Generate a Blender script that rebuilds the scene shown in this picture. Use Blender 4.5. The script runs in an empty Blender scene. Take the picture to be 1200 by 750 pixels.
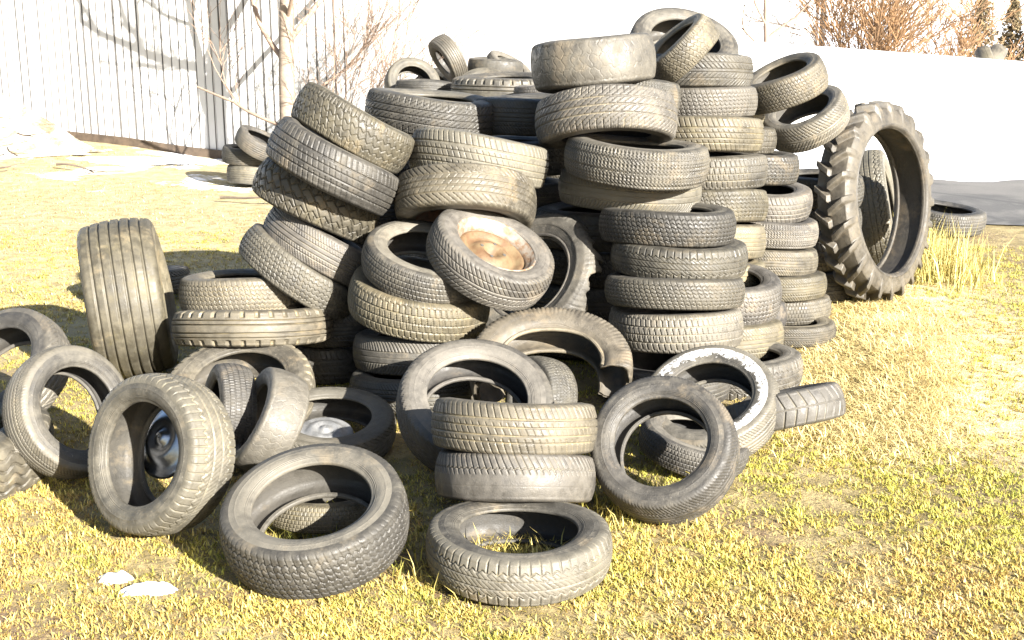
import bpy, math, random
import numpy as np
from mathutils import Vector, Matrix
random.seed(7); rng = np.random.default_rng(11)
PI = math.pi; R_ = math.radians
scene = bpy.context.scene; COL = scene.collection

# ---------------------------------------------------------------- helpers
def mesh_np(name, verts, faces4=None, faces3=None, mat=None, smooth=True, attrs=None, colors=None):
    me = bpy.data.meshes.new(name)
    verts = np.asarray(verts, np.float32).reshape(-1, 3)
    f4 = np.zeros((0, 4), np.int32) if faces4 is None else np.asarray(faces4, np.int32).reshape(-1, 4)
    f3 = np.zeros((0, 3), np.int32) if faces3 is None else np.asarray(faces3, np.int32).reshape(-1, 3)
    nl = f4.size + f3.size; nf = len(f4) + len(f3)
    me.vertices.add(len(verts)); me.vertices.foreach_set('co', verts.ravel())
    me.loops.add(nl); me.loops.foreach_set('vertex_index', np.concatenate([f4.ravel(), f3.ravel()]))
    me.polygons.add(nf)
    st = np.concatenate([np.arange(len(f4)) * 4, len(f4) * 4 + np.arange(len(f3)) * 3]).astype(np.int32)
    me.polygons.foreach_set('loop_start', st)
    me.polygons.foreach_set('use_smooth', np.full(nf, smooth))
    for k, v in (attrs or {}).items():
        a = me.attributes.new(k, 'FLOAT', 'POINT'); a.data.foreach_set('value', np.asarray(v, np.float32).ravel())
    if colors is not None:
        a = me.attributes.new('hue', 'FLOAT_COLOR', 'POINT')
        c = np.ones((len(verts), 4), np.float32); c[:, :3] = colors; a.data.foreach_set('color', c.ravel())
    me.update(calc_edges=True); me.validate()
    if mat: me.materials.append(mat)
    return me
def link(name, me, parent=None):
    o = bpy.data.objects.new(name, me); COL.objects.link(o)
    if parent: o.parent = parent
    return o
def tag(o, label=None, cat=None, group=None, kind=None):
    if label: o['label'] = label
    if cat: o['category'] = cat
    if group: o['group'] = group
    if kind: o['kind'] = kind
    return o
def empty(name, loc=(0, 0, 0)):
    o = bpy.data.objects.new(name, None); COL.objects.link(o); o.location = loc; o.empty_display_size = .1
    return o
def gridfaces(nu, nv, wrap=True):
    i = np.arange(nu if wrap else nu - 1)[:, None]; j = np.arange(nv - 1)[None, :]; k = (i + 1) % nu
    return np.stack([i * nv + j, k * nv + j, k * nv + j + 1, i * nv + j + 1], -1).reshape(-1, 4)
class Soup:
    def __init__(s): s.v = []; s.q = []; s.t = []; s.n = 0
    def add(s, v, q=None, t=None):
        v = np.asarray(v, float).reshape(-1, 3)
        if q is not None: s.q.append(np.asarray(q).reshape(-1, 4) + s.n)
        if t is not None: s.t.append(np.asarray(t).reshape(-1, 3) + s.n)
        s.v.append(v); s.n += len(v)
    def box(s, lo, hi, M=None):
        x0, y0, z0 = lo; x1, y1, z1 = hi
        v = np.array([[x0,y0,z0],[x1,y0,z0],[x1,y1,z0],[x0,y1,z0],[x0,y0,z1],[x1,y0,z1],[x1,y1,z1],[x0,y1,z1]], float)
        if M is not None: v = v @ np.array(M)[:3,:3].T + np.array(M)[:3,3]
        s.add(v, [[0,3,2,1],[4,5,6,7],[0,1,5,4],[1,2,6,5],[2,3,7,6],[3,0,4,7]])
    def tube(s, pts, rad, n=5):
        pts = np.asarray(pts, float); k = len(pts)
        d = np.gradient(pts, axis=0); d /= np.linalg.norm(d, axis=1)[:, None] + 1e-9
        ref = np.array([.3, .9, .2]); a = np.cross(d, ref); a /= np.linalg.norm(a, axis=1)[:, None] + 1e-9; b = np.cross(d, a)
        th = np.arange(n) * 2 * PI / n
        v = pts[:, None] + np.asarray(rad)[:, None, None] * (np.cos(th)[None, :, None] * a[:, None] + np.sin(th)[None, :, None] * b[:, None])
        i = np.arange(k - 1)[:, None] * n; j = np.arange(n)[None, :]; j2 = (j + 1) % n
        s.add(v, np.stack([i + j, i + j2, i + n + j2, i + n + j], -1))
    def mesh(s, name, mat, smooth=False):
        return mesh_np(name, np.concatenate(s.v), np.concatenate(s.q) if s.q else None, np.concatenate(s.t) if s.t else None, mat, smooth)
def vnoise(x, y, seed=0):                       # value noise, numpy
    r = np.random.default_rng(seed); T = r.random((256, 256))
    xi = np.floor(x).astype(int); yi = np.floor(y).astype(int); fx = x - xi; fy = y - yi
    fx = fx * fx * (3 - 2 * fx); fy = fy * fy * (3 - 2 * fy)
    g = lambda a, b: T[a % 256, b % 256]
    return (g(xi, yi) * (1 - fx) + g(xi + 1, yi) * fx) * (1 - fy) + (g(xi, yi + 1) * (1 - fx) + g(xi + 1, yi + 1) * fx) * fy
def sstep(a, b, x):
    t = np.clip((x - a) / (b - a), 0, 1); return t * t * (3 - 2 * t)

# ---------------------------------------------------------------- materials
class NT:
    def __init__(s, name):
        s.m = bpy.data.materials.new(name); s.m.use_nodes = True; s.t = s.m.node_tree; s.t.nodes.clear()
        s.out = s.t.nodes.new('ShaderNodeOutputMaterial'); s.b = s.t.nodes.new('ShaderNodeBsdfPrincipled')
        s.t.links.new(s.b.outputs[0], s.out.inputs[0])
    def n(s, typ, **k):
        x = s.t.nodes.new('ShaderNode' + typ)
        for a, b in k.items(): setattr(x, a, b)
        return x
    def l(s, a, b): s.t.links.new(a, b)
    def setin(s, node, key, val):
        if hasattr(val, 'is_linked'): s.l(val, node.inputs[key])
        else: node.inputs[key].default_value = val
    def coord(s, which='Object'): return s.n('TexCoord').outputs[which]
    def noise(s, co, scale, detail=4, rough=.55, dist=0):
        x = s.n('TexNoise'); s.l(co, x.inputs['Vector']); x.inputs['Scale'].default_value = scale; x.inputs['Detail'].default_value = detail
        x.inputs['Roughness'].default_value = rough; x.inputs['Distortion'].default_value = dist; return x.outputs['Fac']
    def ramp(s, f, a, b, va=0., vb=1.):
        x = s.n('MapRange'); x.interpolation_type = 'SMOOTHSTEP'; s.setin(x, 'Value', f)
        for k, v in (('From Min', a), ('From Max', b), ('To Min', va), ('To Max', vb)): s.setin(x, k, v)
        return x.outputs[0]
    def math(s, op, a, b=0., c=None):
        x = s.n('Math', operation=op); s.setin(x, 0, a); s.setin(x, 1, b)
        if c is not None: s.setin(x, 2, c)
        return x.outputs[0]
    def mix(s, f, a, b, mode='MIX'):
        x = s.n('Mix', data_type='RGBA', blend_type=mode); s.setin(x, 0, f)
        for i, v in ((6, a), (7, b)):
            if hasattr(v, 'is_linked'): s.l(v, x.inputs[i])
            else: x.inputs[i].default_value = (*v, 1)
        return x.outputs[2]
    def base(s, v):
        if hasattr(v, 'is_linked'): s.l(v, s.b.inputs['Base Color'])
        else: s.b.inputs['Base Color'].default_value = (*v, 1)
    def bump(s, h, strength=.5, dist=.01):
        x = s.n('Bump'); x.inputs['Strength'].default_value = strength; x.inputs['Distance'].default_value = dist
        s.l(h, x.inputs['Height']); s.l(x.outputs[0], s.b.inputs['Normal'])
    def rough(s, v): s.setin(s.b, 'Roughness', v)

def offset_coord(N):                              # object coordinates shifted by the object's own random number
    oi = N.n('ObjectInfo'); co = N.coord('Object')
    v = N.n('VectorMath', operation='ADD'); N.l(co, v.inputs[0])
    mul = N.math('MULTIPLY', oi.outputs['Random'], 37.); N.l(mul, v.inputs[1])
    return v.outputs[0], oi
def rubber(name, kind):
    N = NT(name); co, oi = offset_coord(N)
    big = N.noise(co, 5, 5, .6, .4); mid = N.noise(co, 24, 5, .65); fine = N.noise(co, 150, 4, .7)
    dark = (.027, .0255, .023) if kind != 'inner' else (.019, .0185, .018)
    dust = {'tread': (.082, .076, .063), 'side': (.098, .091, .077), 'inner': (.038, .035, .030)}[kind]
    amt = N.math('ADD', N.math('MULTIPLY', big, .75), N.math('MULTIPLY', mid, .45))
    amt = N.math('ADD', amt, N.math('MULTIPLY_ADD', oi.outputs['Random'], .30, -.15))
    mud = N.ramp(N.math('ADD', N.noise(co, 4.2, 7, .72, .35), N.math('MULTIPLY', mid, .25)), .66, .84, 0, .42)
    f = N.ramp(amt, .36, .86)
    c = N.mix(f, dark, dust)
    spk = N.ramp(fine, .60, .80, 0, .35)
    c = N.mix(spk, c, (.15, .135, .105))
    if kind == 'tread':
        at = N.n('Attribute', attribute_name='groove')
        lot = N.ramp(oi.outputs['Random'], .25, .75)
        gl = N.math('MULTIPLY', at.outputs['Fac'], N.ramp(N.noise(co, 9, 3), .40, .62))
        pale = N.math('MULTIPLY', gl, N.math('MULTIPLY', lot, .65))
        c = N.mix(pale, c, (.155, .135, .09))
    if kind == 'side':                            # scuffs running round the wall, pale bloom
        sc = N.noise(co, 60, 3, .5, 2.5)
        c = N.mix(N.ramp(sc, .63, .74, 0, .5), c, (.17, .16, .135))
    c = N.mix(mud, c, (.155, .125, .085))
    moss = N.ramp(N.noise(co, 7, 5, .7), .56, .78, 0, .42)
    sep = N.n('SeparateColor'); N.l(oi.outputs['Color'], sep.inputs[0])
    mo = N.ramp(N.math('SUBTRACT', sep.outputs[0], sep.outputs[2]), .08, .45)
    c = N.mix(N.math('MULTIPLY', moss, mo), c, (.11, .098, .042))
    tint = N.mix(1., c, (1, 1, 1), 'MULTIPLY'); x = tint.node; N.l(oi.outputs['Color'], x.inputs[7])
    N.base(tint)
    N.rough(N.ramp(mid, .3, .75, .42 if kind == 'tread' else .5, .85))
    N.b.inputs['Specular IOR Level'].default_value = .5
    h = N.math('ADD', N.math('MULTIPLY', fine, .6), mid)
    if kind == 'side':                            # moulded rings and the rough band of moulded marks
        oc = N.coord('Object'); s3 = N.n('SeparateXYZ'); N.l(oc, s3.inputs[0])
        r = N.math('SQRT', N.math('ADD', N.math('MULTIPLY', s3.outputs[0], s3.outputs[0]), N.math('MULTIPLY', s3.outputs[1], s3.outputs[1])))
        ring = N.math('SINE', N.math('MULTIPLY', r, 1150.))
        inb = N.math('MULTIPLY', N.ramp(r, .268, .272), N.ramp(r, .287, .283))
        lowb = N.math('MULTIPLY', N.ramp(r, .206, .209), N.ramp(r, .222, .219))
        h = N.math('ADD', h, N.math('MULTIPLY', ring, N.math('MULTIPLY', N.math('ADD', inb, lowb), .35)))
        ang = N.math('ARCTAN2', s3.outputs[1], s3.outputs[0])
        cell = N.n('CombineXYZ'); N.l(N.math('MULTIPLY', ang, 17.), cell.inputs[0]); N.l(N.math('MULTIPLY', r, 70.), cell.inputs[1])
        vo = N.n('TexVoronoi', distance='CHEBYCHEV'); N.l(cell.outputs[0], vo.inputs['Vector']); vo.inputs['Scale'].default_value = 1.6
        mk = N.math('MULTIPLY', N.ramp(vo.outputs['Distance'], .34, .30), N.math('MULTIPLY', N.ramp(r, .232, .235), N.ramp(r, .262, .259)))
        h = N.math('ADD', h, N.math('MULTIPLY', N.math('MULTIPLY', mk, N.ramp(N.math('SINE', N.math('MULTIPLY', ang, 2.)), .2, .4)), .55))
    N.bump(h, .45, .004)
    return N.m
M_TREAD = rubber('rubber_tread', 'tread'); M_SIDE = rubber('rubber_sidewall', 'side'); M_INNER = rubber('rubber_inner', 'inner')
def painted_side():
    m = M_SIDE.copy(); m.name = 'rubber_sidewall_white_paint'
    N = NT.__new__(NT); N.m = m; N.t = m.node_tree
    N.b = [x for x in N.t.nodes if x.type == 'BSDF_PRINCIPLED'][0]
    old = N.b.inputs['Base Color'].links[0].from_socket
    co = N.coord('Object'); s = N.n('SeparateXYZ'); N.l(co, s.inputs[0])
    r = N.math('SQRT', N.math('ADD', N.math('MULTIPLY', s.outputs[0], s.outputs[0]), N.math('MULTIPLY', s.outputs[1], s.outputs[1])))
    ns = N.noise(co, 26, 5, .7, .5); wob = N.math('MULTIPLY_ADD', ns, .12, -.06)
    rr = N.math('ADD', r, wob)
    band = N.math('MULTIPLY', N.ramp(rr, .222, .232), N.ramp(rr, .300, .292))
    side = N.math('ADD', N.math('MULTIPLY', s.outputs[0], .85), N.math('MULTIPLY', s.outputs[1], .52))
    where = N.ramp(N.math('ADD', side, N.math('MULTIPLY', wob, 2.)), -.16, -.04)
    wear = N.math('MULTIPLY', N.ramp(N.noise(co, 55, 6, .75), .36, .62, 0, .95), N.ramp(N.noise(co, 9, 3, .6), .30, .48, .15, 1.))
    f = N.math('MULTIPLY', N.math('MULTIPLY', band, where), wear)
    N.base(N.mix(f, old, (.8, .79, .77)))
    return m
M_PAINT = painted_side()
def simple(name, col, rough=.7, metal=0., var=.25, scale=12, bump=.2, col2=None, dist=.005):
    N = NT(name); co = N.coord('Object'); f = N.noise(co, scale, 6, .65, .3)
    c2 = col2 or tuple(v * (1 - var) for v in col)
    N.base(N.mix(N.ramp(f, .32, .68), col, c2)); N.rough(rough); N.b.inputs['Metallic'].default_value = metal
    N.bump(N.noise(co, scale * 5, 5, .7), bump, dist); return N.m
M_RUST = simple('rusty_rim', (.125, .088, .045), .65, 0, .4, 14, .4, (.085, .045, .02))
M_RUSTD = simple('dark_rust', (.16, .08, .045), .8, 0, .4, 20, .4, (.07, .05, .04))
M_RIMEDGE = simple('weathered_rim_edge', (.22, .20, .17), .5, .2, .3, 30, .2, (.15, .09, .05))
M_CHROME = simple('hubcap_metal', (.42, .44, .48), .30, 1., .35, 14, .15)
M_ALU = simple('dull_hubcap', (.30, .30, .295), .5, .6, .5, 16, .2)
M_FENCE = simple('white_sheet', (.54, .535, .53), .45, 0, .08, 1.3, .05)
M_BOARD = simple('brown_board', (.10, .072, .05), .85, 0, .5, 9, .4)
M_SEAM = simple('fence_seam', (.09, .085, .08), .7, 0, .2, 4, .1)
M_WALL = simple('white_wall', (.82, .81, .79), .7, 0, .06, 1.5, .05)
M_SHED = simple('shed_cladding', (.70, .69, .66), .7, 0, .08, 1.2, .1)
M_POLE = simple('dark_pipe', (.07, .065, .06), .6, 0, .2, 6, .1)
M_SNOW = simple('snow', (.86, .87, .90), .6, 0, .05, 6, .5, None, .02)
M_SNOW.node_tree.nodes['Principled BSDF'].inputs['Subsurface Weight'].default_value = 0.
M_BANK = simple('old_dirty_snow', (.52, .49, .43), .85, 0, .3, 5, .8, (.20, .15, .09), .03)
M_BARK = simple('pale_bark', (.25, .20, .155), .85, 0, .35, 18, .5)
M_TWIG = simple('pinkish_twig', (.25, .18, .13), .8, 0, .3, 6, .2, (.18, .13, .10))
M_TWIGB = simple('brown_twig', (.25, .14, .06), .85, 0, .3, 3, .2, (.15, .09, .045))
M_STICK = simple('dead_stick', (.13, .10, .075), .85, 0, .3, 20, .4)
M_SPRUCE = simple('spruce_needles', (.17, .115, .06), .8, 0, .3, 8, .2, (.10, .08, .035))
def grass_mat(name, rough=.7):
    N = NT(name); a = N.n('Attribute', attribute_name='hue'); N.base(a.outputs['Color']); N.rough(rough)
    N.b.inputs['Specular IOR Level'].default_value = .3
    tr = N.n('BsdfTranslucent'); N.l(a.outputs['Color'], tr.inputs[0]); mx = N.n('MixShader'); mx.inputs[0].default_value = .15
    N.l(N.b.outputs[0], mx.inputs[1]); N.l(tr.outputs[0], mx.inputs[2]); N.l(mx.outputs[0], N.out.inputs[0]); return N.m
M_GRASS = grass_mat('grass_blade')
def ground_mat():
    N = NT('lawn_ground'); co = N.coord('Object')
    a = N.noise(co, 1.1, 6, .6, .5); b = N.noise(co, 7, 6, .7, .3); c = N.noise(co, 45, 5, .7)
    col = N.mix(N.ramp(b, .36, .64), (.15, .115, .045), (.28, .22, .10))
    col = N.mix(N.ramp(N.math('ADD', N.math('MULTIPLY', a, .6), N.math('MULTIPLY', c, .45)), .535, .62, 0, .85), col, (.11, .068, .04))
    s = N.n('SeparateXYZ'); N.l(co, s.inputs[0]); X, Y = s.outputs[0], s.outputs[1]
    # dry lawn further back, paled also for its grazing light; thawing snow in patches
    far = N.math('MULTIPLY', N.ramp(N.math('ADD', Y, N.math('MULTIPLY', b, 1.5)), 5.6, 8.6), N.ramp(X, 1.5, -.5))
    pale = N.mix(N.ramp(b, .35, .65), (.37, .31, .18), (.24, .19, .085))
    col = N.mix(far, col, pale)
    sn = N.math('ADD', N.math('MULTIPLY', N.noise(co, .9, 5, .65, .6), 1.), N.ramp(Y, 8, 17, -.08, .14))
    snow = N.math('MULTIPLY', N.ramp(sn, .60, .68), far)
    col = N.mix(snow, col, (.86, .86, .87))
    st = N.math('MULTIPLY', N.math('MULTIPLY', N.ramp(X, .9, 1.4), N.ramp(X, 3.6, 2.4)), N.math('MULTIPLY', N.ramp(Y, 4.2, 5.2), N.ramp(Y, 9.6, 8.0)))
    col = N.mix(N.math('MULTIPLY', st, .85), col, (.54, .44, .26))
    N.base(col); N.rough(.9); N.bump(N.math('ADD', b, N.math('MULTIPLY', c, .5)), .8, .03); return N.m
M_GROUND = ground_mat()
def asphalt_mat():
    N = NT('asphalt'); co = N.coord('Object'); f = N.noise(co, 1.2, 5, .6, .3); g = N.noise(co, 160, 3, .6)
    col = N.mix(N.ramp(f, .35, .65), (.105, .099, .091), (.080, .076, .071)); col = N.mix(N.ramp(g, .45, .7, 0, .5), col, (.17, .165, .16))
    v = N.n('TexVoronoi', feature='DISTANCE_TO_EDGE'); N.l(co, v.inputs['Vector']); v.inputs['Scale'].default_value = .5
    wet = N.ramp(N.noise(co, .7, 5, .7, .8), .50, .62, 0, .65); col = N.mix(wet, col, (.038, .038, .039))
    col = N.mix(N.ramp(v.outputs['Distance'], .02, .006, 0, .7), col, (.04, .04, .04))
    N.base(col); N.rough(.85); N.bump(g, .4, .004); return N.m
M_ASPHALT = asphalt_mat()

# ---------------------------------------------------------------- tyres
def gr(d, w): return 1 - sstep(w * .24, w * .50, np.abs(d))            # groove of width w, d = distance from its middle
def per(x, p): return (x / p - np.floor(x / p) - .5) * p               # signed distance to the middle of a repeat
def tri(x): return 2 * np.abs(2 * (x - np.floor(x + .5))) - 1
def mx(*a):
    r = a[0]
    for b in a[1:]: r = np.maximum(r, b)
    return r
def pattern(name, U, V, tw, L):
    """depth 0..1 at arc length U round the tyre, V metres across it"""
    n = lambda pitch: L / max(1, round(L / pitch))
    av = np.abs(V); inn = lambda a, b: sstep(a - .002, a + .002, av) * (1 - sstep(b - .002, b + .002, av))
    ribs = lambda pos, w: mx(*[gr(V - q * tw, w) for q in pos])
    if name == 'allseason':
        p = n(.030); return mx(ribs((-.55, -.18, .18, .55), .0075), gr(per(U + 1.2 * V, p), .0055) * inn(.58 * tw, 2), gr(per(U - .8 * V + p / 2, p), .004) * inn(0, .5 * tw) * .6)
    if name == 'finerib':
        p = n(.016); return mx(ribs((-.62, -.3, 0, .3, .62), .006), gr(per(U + .7 * V, p), .0045) * .7 * inn(.35 * tw, 2))
    if name == 'sipeshoulder':
        p = n(.034); sc = .006 * np.cos(2 * PI * U / p)
        return mx(ribs((-.25, .25), .006), gr(av - .62 * tw - sc, .007), gr(per(U, p), .0065) * inn(.60 * tw, 2), gr(per(U + V, n(.02)), .004) * .45 * inn(0, .55 * tw))
    if name == 'ribslit':
        p = n(.027); return mx(ribs((-.66, -.3, .1, .5), .007), gr(per(U + .35 * V, p), .0055) * inn(.45 * tw, 2), gr(per(U + .5 * V + p / 2, p), .0045) * .8 * (1 - sstep(.30 * tw, .34 * tw, av)))
    if name == 'shoulderticks':
        p = n(.030); z = .004 * tri(U / n(.024)); return mx(gr(V - z + .35 * tw, .006), gr(V - z, .006), gr(V - z - .35 * tw, .006), gr(per(U + 1.5 * av, p), .007) * inn(.64 * tw, 2))
    if name == 'zigzag':
        p = n(.042); z = .008 * tri(U / p); return mx(*[gr(V - q * tw - z, .0065) for q in (-.68, -.23, .23, .68)], gr(per(U, p / 2), .005) * inn(.72 * tw, 2), gr(per(U + .5 * V, p), .005) * .8)
    if name == 'smallzig':
        p = n(.026); z = .005 * tri(U / p); return mx(*[gr(V - q * tw - z, .0055) for q in (-.8, -.48, -.16, .16, .48, .8)], gr(per(U + .3 * V, p), .0042) * .7)
    if name == 'bigzig':
        p = n(.062); z = .012 * tri(U / p); return mx(*[gr(V - q * tw - z, .009) for q in (-.62, 0, .62)], gr(per(U + .9 * V, p), .008), gr(per(U, p / 2), .006) * inn(.72 * tw, 2))
    if name == 'zigshoulder':
        p = n(.040); z = .006 * np.sin(2 * PI * U / p); return mx(ribs((-.2, .2), .006), gr(V - .62 * tw - z, .006), gr(V + .62 * tw - z, .006), gr(per(U + 1.8 * av + z, p), .0055) * inn(.55 * tw, 2), gr(per(U, p / 2), .0045) * .5)
    if name == 'smallblock':
        p = n(.020); row = np.floor(V / (tw / 2.5)); return mx(*[gr(V - q * tw, .0055) for q in (-.8, -.4, 0, .4, .8)], gr(per(U + row * p * .5, p), .005) * .85)
    if name == 'block':
        p = n(.026); row = np.floor((V + tw) / (tw / 2)); return mx(ribs((-.5, 0, .5), .007), gr(per(U + row * p * .5 + .25 * V, p), .006), gr(per(U + row * p * .5 + p / 2, p), .0038) * .45)
    if name == 'chevron':
        p = n(.026); return mx(ribs((-.12, .12, .60, -.60), .006), gr(per(U + .9 * av, p), .0065) * inn(.14 * tw, 2))
    if name == 'directional':
        p = n(.040); return mx(ribs((-.38, .38), .009), gr(per(U + 9 * av * av, p), .010) * inn(.1 * tw, 2), gr(per(U + 9 * av * av + p / 2, p), .005) * inn(.42 * tw, 2) * .7)
    if name == 'diag':
        p = n(.030); return mx(ribs((-.42, .05, .5), .007), gr(per(U - 1.3 * V, p), .006), gr(per(U + p / 2, p), .0045) * inn(.7 * tw, 2))
    if name == 'honey':
        p = n(.034); row = np.floor((V + 3 * tw) / (tw * .4)); z = .004 * tri(U / (p / 2) + row * .5); vv = per(V, tw * .4)
        return mx(gr(vv - z, .0055) * .85, gr(per(U + row * p * .5 + .004 * np.sin(V * 400), p / 2), .0062))
    if name == 'sipedense':
        p = n(.017); return mx(ribs((-.4, .4), .0055), gr(per(U + 5 * av * av, p), .0058) * inn(.42 * tw, 2), gr(V, .004) * .4)
    if name == 'lateral':
        p = n(.055); return mx(gr(per(U + .3 * av, p), .012) * inn(.10 * tw, 2), gr(V, .006) * .6)
    if name == 'wave':
        p = n(.085); z = .012 * np.sin(2 * PI * U / p); return mx(*[gr(V - q * tw - z, .012) for q in (-.7, -.23, .23, .7)], gr(per(U, p), .016) * inn(.8 * tw, 2))
    if name == 'lug':
        p = n(.066); return mx(ribs((-.3, .3), .009), gr(per(U, p), .026) * inn(.80 * tw, 2), ribs((-.62, .62), .007))
    if name == 'widerib':
        return ribs((-.85, -.52, -.17, .17, .52, .85), .013)
    if name == 'bald':
        w = .006 * np.sin(U * 70) + .004 * np.sin(U * 171); return mx(gr(per(V + w, tw * .7), .003), gr(per(U + .008 * np.sin(V * 120), n(.045)), .003)) * .35
    if name == 'worn':
        p = n(.012); return mx(gr(per(U, p), .004) * .35, ribs((-.5, .5), .004) * .4)
    if name == 'halfbald':
        p = n(.026); return mx(gr(per(U + .5 * V, p), .006), gr(V - .45 * tw - .004 * tri(U / p), .006)) * sstep(.0, .01, V - .1 * tw) + .10 * gr(V + .45 * tw, .005)
    return np.zeros_like(U + V)

def tyre_variant(pname, R, W, rb, NU=760, NV=60, depth=.0065, seed=0):
    r = np.random.default_rng(seed + 100)
    p1, p2, p3 = r.random(3) * 2 * PI
    oval = lambda th: 1 + .011 * np.sin(2 * th + p1) + .005 * np.sin(3 * th + p2)
    warp = lambda th: .007 * np.sin(2 * th + p3)
    k = R / .31; tw = .385 * W; ys = .488 * W
    def place(th, y, rad): return np.stack([rad * oval(th) * np.cos(th), rad * oval(th) * np.sin(th), y + warp(th)], -1)
    # tread
    ym = np.linspace(-tw, tw, NV); t = np.linspace(0, 1, 8)[1:]
    yo = tw + (ys - tw) * np.sin(t * PI / 2); ro = R - .012 * k - .032 * k * (1 - np.cos(t * PI / 2))
    ysq = np.concatenate([-yo[::-1], ym, yo]); rr = np.concatenate([ro[::-1], R - .012 * k * np.abs(ym / tw) ** 2.4, ro])
    arc = np.concatenate([[0], np.cumsum(np.hypot(np.diff(ysq), np.diff(rr)))]); arc -= arc[-1] / 2
    th = np.arange(NU) * 2 * PI / NU
    if pname == 'tractor':
        nl = 24; p = 2 * PI * R / nl; U = (th * R)[:, None]; V = ysq[None, :]; side = np.where(V >= 0, 0., .5) * p
        lug = 1 - sstep(.019, .030, np.abs(per(U + side + .62 * np.abs(V), p)) + .004 * np.abs(V) / ys)
        lug = lug * sstep(-.02, .0, np.abs(V))
        rr2 = np.concatenate([(ro - .055 * (t ** 2))[::-1], R - .012 * (ym / tw) ** 2, ro - .055 * t ** 2])
        rad = rr2[None, :] - .042 * (1 - lug) * (1 - np.concatenate([t[::-1] ** 6, ym * 0, t ** 6]))[None, :]
        D = (1 - lug) * .0; rend = rr2[-1]
    else:
        D = pattern(pname, (th * R)[:, None] + 0 * arc[None, :], arc[None, :] + 0 * th[:, None], tw, 2 * PI * R)
        fade = np.concatenate([(1 - t ** 2)[::-1], ym * 0 + 1, 1 - t ** 2])
        D = D * fade[None, :]; rad = rr[None, :] - depth * D; rend = ro[-1]
        wear = vnoise(th * 6 / PI * 4, th * 0, seed)[:, None] * .0015
        rad = rad - wear * np.concatenate([t[::-1] * 0, ym * 0 + 1, t * 0])[None, :]
    V3 = place(th[:, None], ysq[None, :] + 0 * th[:, None], rad)
    tread = mesh_np('tread_' + pname, V3, gridfaces(NU, len(ysq)), None, M_TREAD, True, {'groove': D})
    # sidewall, y > 0
    H = rend - rb
    prof = [(ys, rend), (.492 * W, rend - .10 * H), (.500 * W, rend - .24 * H), (.505 * W, rend - .28 * H), (.500 * W, rend - .32 * H), (.497 * W, rend - .48 * H), (.482 * W, rend - .62 * H), (.462 * W, rend - .74 * H),
            (.458 * W, rend - .77 * H), (.446 * W, rend - .80 * H), (.424 * W, rend - .90 * H), (.416 * W, rend - .955 * H), (.398 * W, rend - .995 * H), (.36 * W, rb), (.335 * W, rb + .002), (.325 * W, rb + .012)]
    P = np.array(prof); tt = np.linspace(0, len(P) - 1, 46); P = np.stack([np.interp(tt, np.arange(len(P)), P[:, q]) for q in (0, 1)], 1)
    for _ in range(1): P[1:-1] = (P[:-2] + 2 * P[1:-1] + P[2:]) / 4
    NS = 224; ths = np.arange(NS) * 2 * PI / NS
    S = place(ths[:, None], P[None, :, 0] + 0 * ths[:, None], P[None, :, 1] + 0 * ths[:, None])
    sw_up = mesh_np('sidewall_' + pname, S, gridfaces(NS, len(P)), None, M_SIDE)
    S2 = place(ths[:, None], -P[None, :, 0] + 0 * ths[:, None], P[None, :, 1] + 0 * ths[:, None])
    sw_dn = mesh_np('sidewall_' + pname, S2, gridfaces(NS, len(P))[:, ::-1], None, M_SIDE)
    # inside
    q = [(.325 * W, rb + .012), (.36 * W, rb + .02 * k), (.415 * W, rb + .3 * H), (.455 * W, rb + .52 * H), (.455 * W, rb + .68 * H), (.42 * W, R - .042 * k), (.36 * W, R - .028 * k), (.2 * W, R - .021 * k), (0, R - .02 * k)]
    Q = np.array(q + [(-a, b) for a, b in q[-2::-1]])
    if pname == 'tractor': Q[:, 1] = np.minimum(Q[:, 1], rend + .004 - .0 * Q[:, 1]); Q[5:12, 1] = rend - .01
    tq = np.linspace(0, len(Q) - 1, 49); Q = np.stack([np.interp(tq, np.arange(len(Q)), Q[:, c]) for c in (0, 1)], 1)
    NI = 120; thi = np.arange(NI) * 2 * PI / NI
    I = place(thi[:, None], Q[None, :, 0] + 0 * thi[:, None], Q[None, :, 1] + 0 * thi[:, None])
    inner = mesh_np('inner_' + pname, I, gridfaces(NI, len(Q)), None, M_INNER)
    return dict(tread=tread, up=sw_up, dn=sw_dn, inner=inner, R=R, W=W)
VAR = {}
def variant(p):
    if p not in VAR:
        kw = dict(R=.31, W=.19, rb=.195)
        if p == 'wave': kw = dict(R=.44, W=.24, rb=.27, depth=.012)
        if p == 'lug': kw = dict(R=.37, W=.20, rb=.225, depth=.016)
        if p == 'widerib': kw = dict(R=.38, W=.32, rb=.20, depth=.012, NV=80)
        if p == 'bigzig': kw = dict(R=.32, W=.19, rb=.20, depth=.010)
        if p == 'tractor': kw = dict(R=.60, W=.29, rb=.43, NU=900, NV=70)
        if p == 'worn': kw = dict(R=.31, W=.20, rb=.19, depth=.005)
        VAR[p] = tyre_variant(p, seed=len(VAR), **kw)
    return VAR[p]
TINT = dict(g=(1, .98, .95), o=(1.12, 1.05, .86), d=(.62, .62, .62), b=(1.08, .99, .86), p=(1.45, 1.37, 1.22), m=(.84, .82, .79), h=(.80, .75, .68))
def frame_of(a):
    a = Vector(a).normalized(); ex = Vector((1, 0, 0)) - a * a.x
    if ex.length < .5: ex = Vector((0, 1, 0)) - a * a.y
    ex.normalize(); ey = a.cross(ex); return Matrix((ex, ey, a)).transposed()
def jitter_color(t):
    c = TINT[t]; j = random.uniform(.86, 1.24) if t != 'p' else random.uniform(.95, 1.1); return (c[0] * j, c[1] * j, c[2] * j * random.uniform(.94, 1.05), 1)
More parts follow.
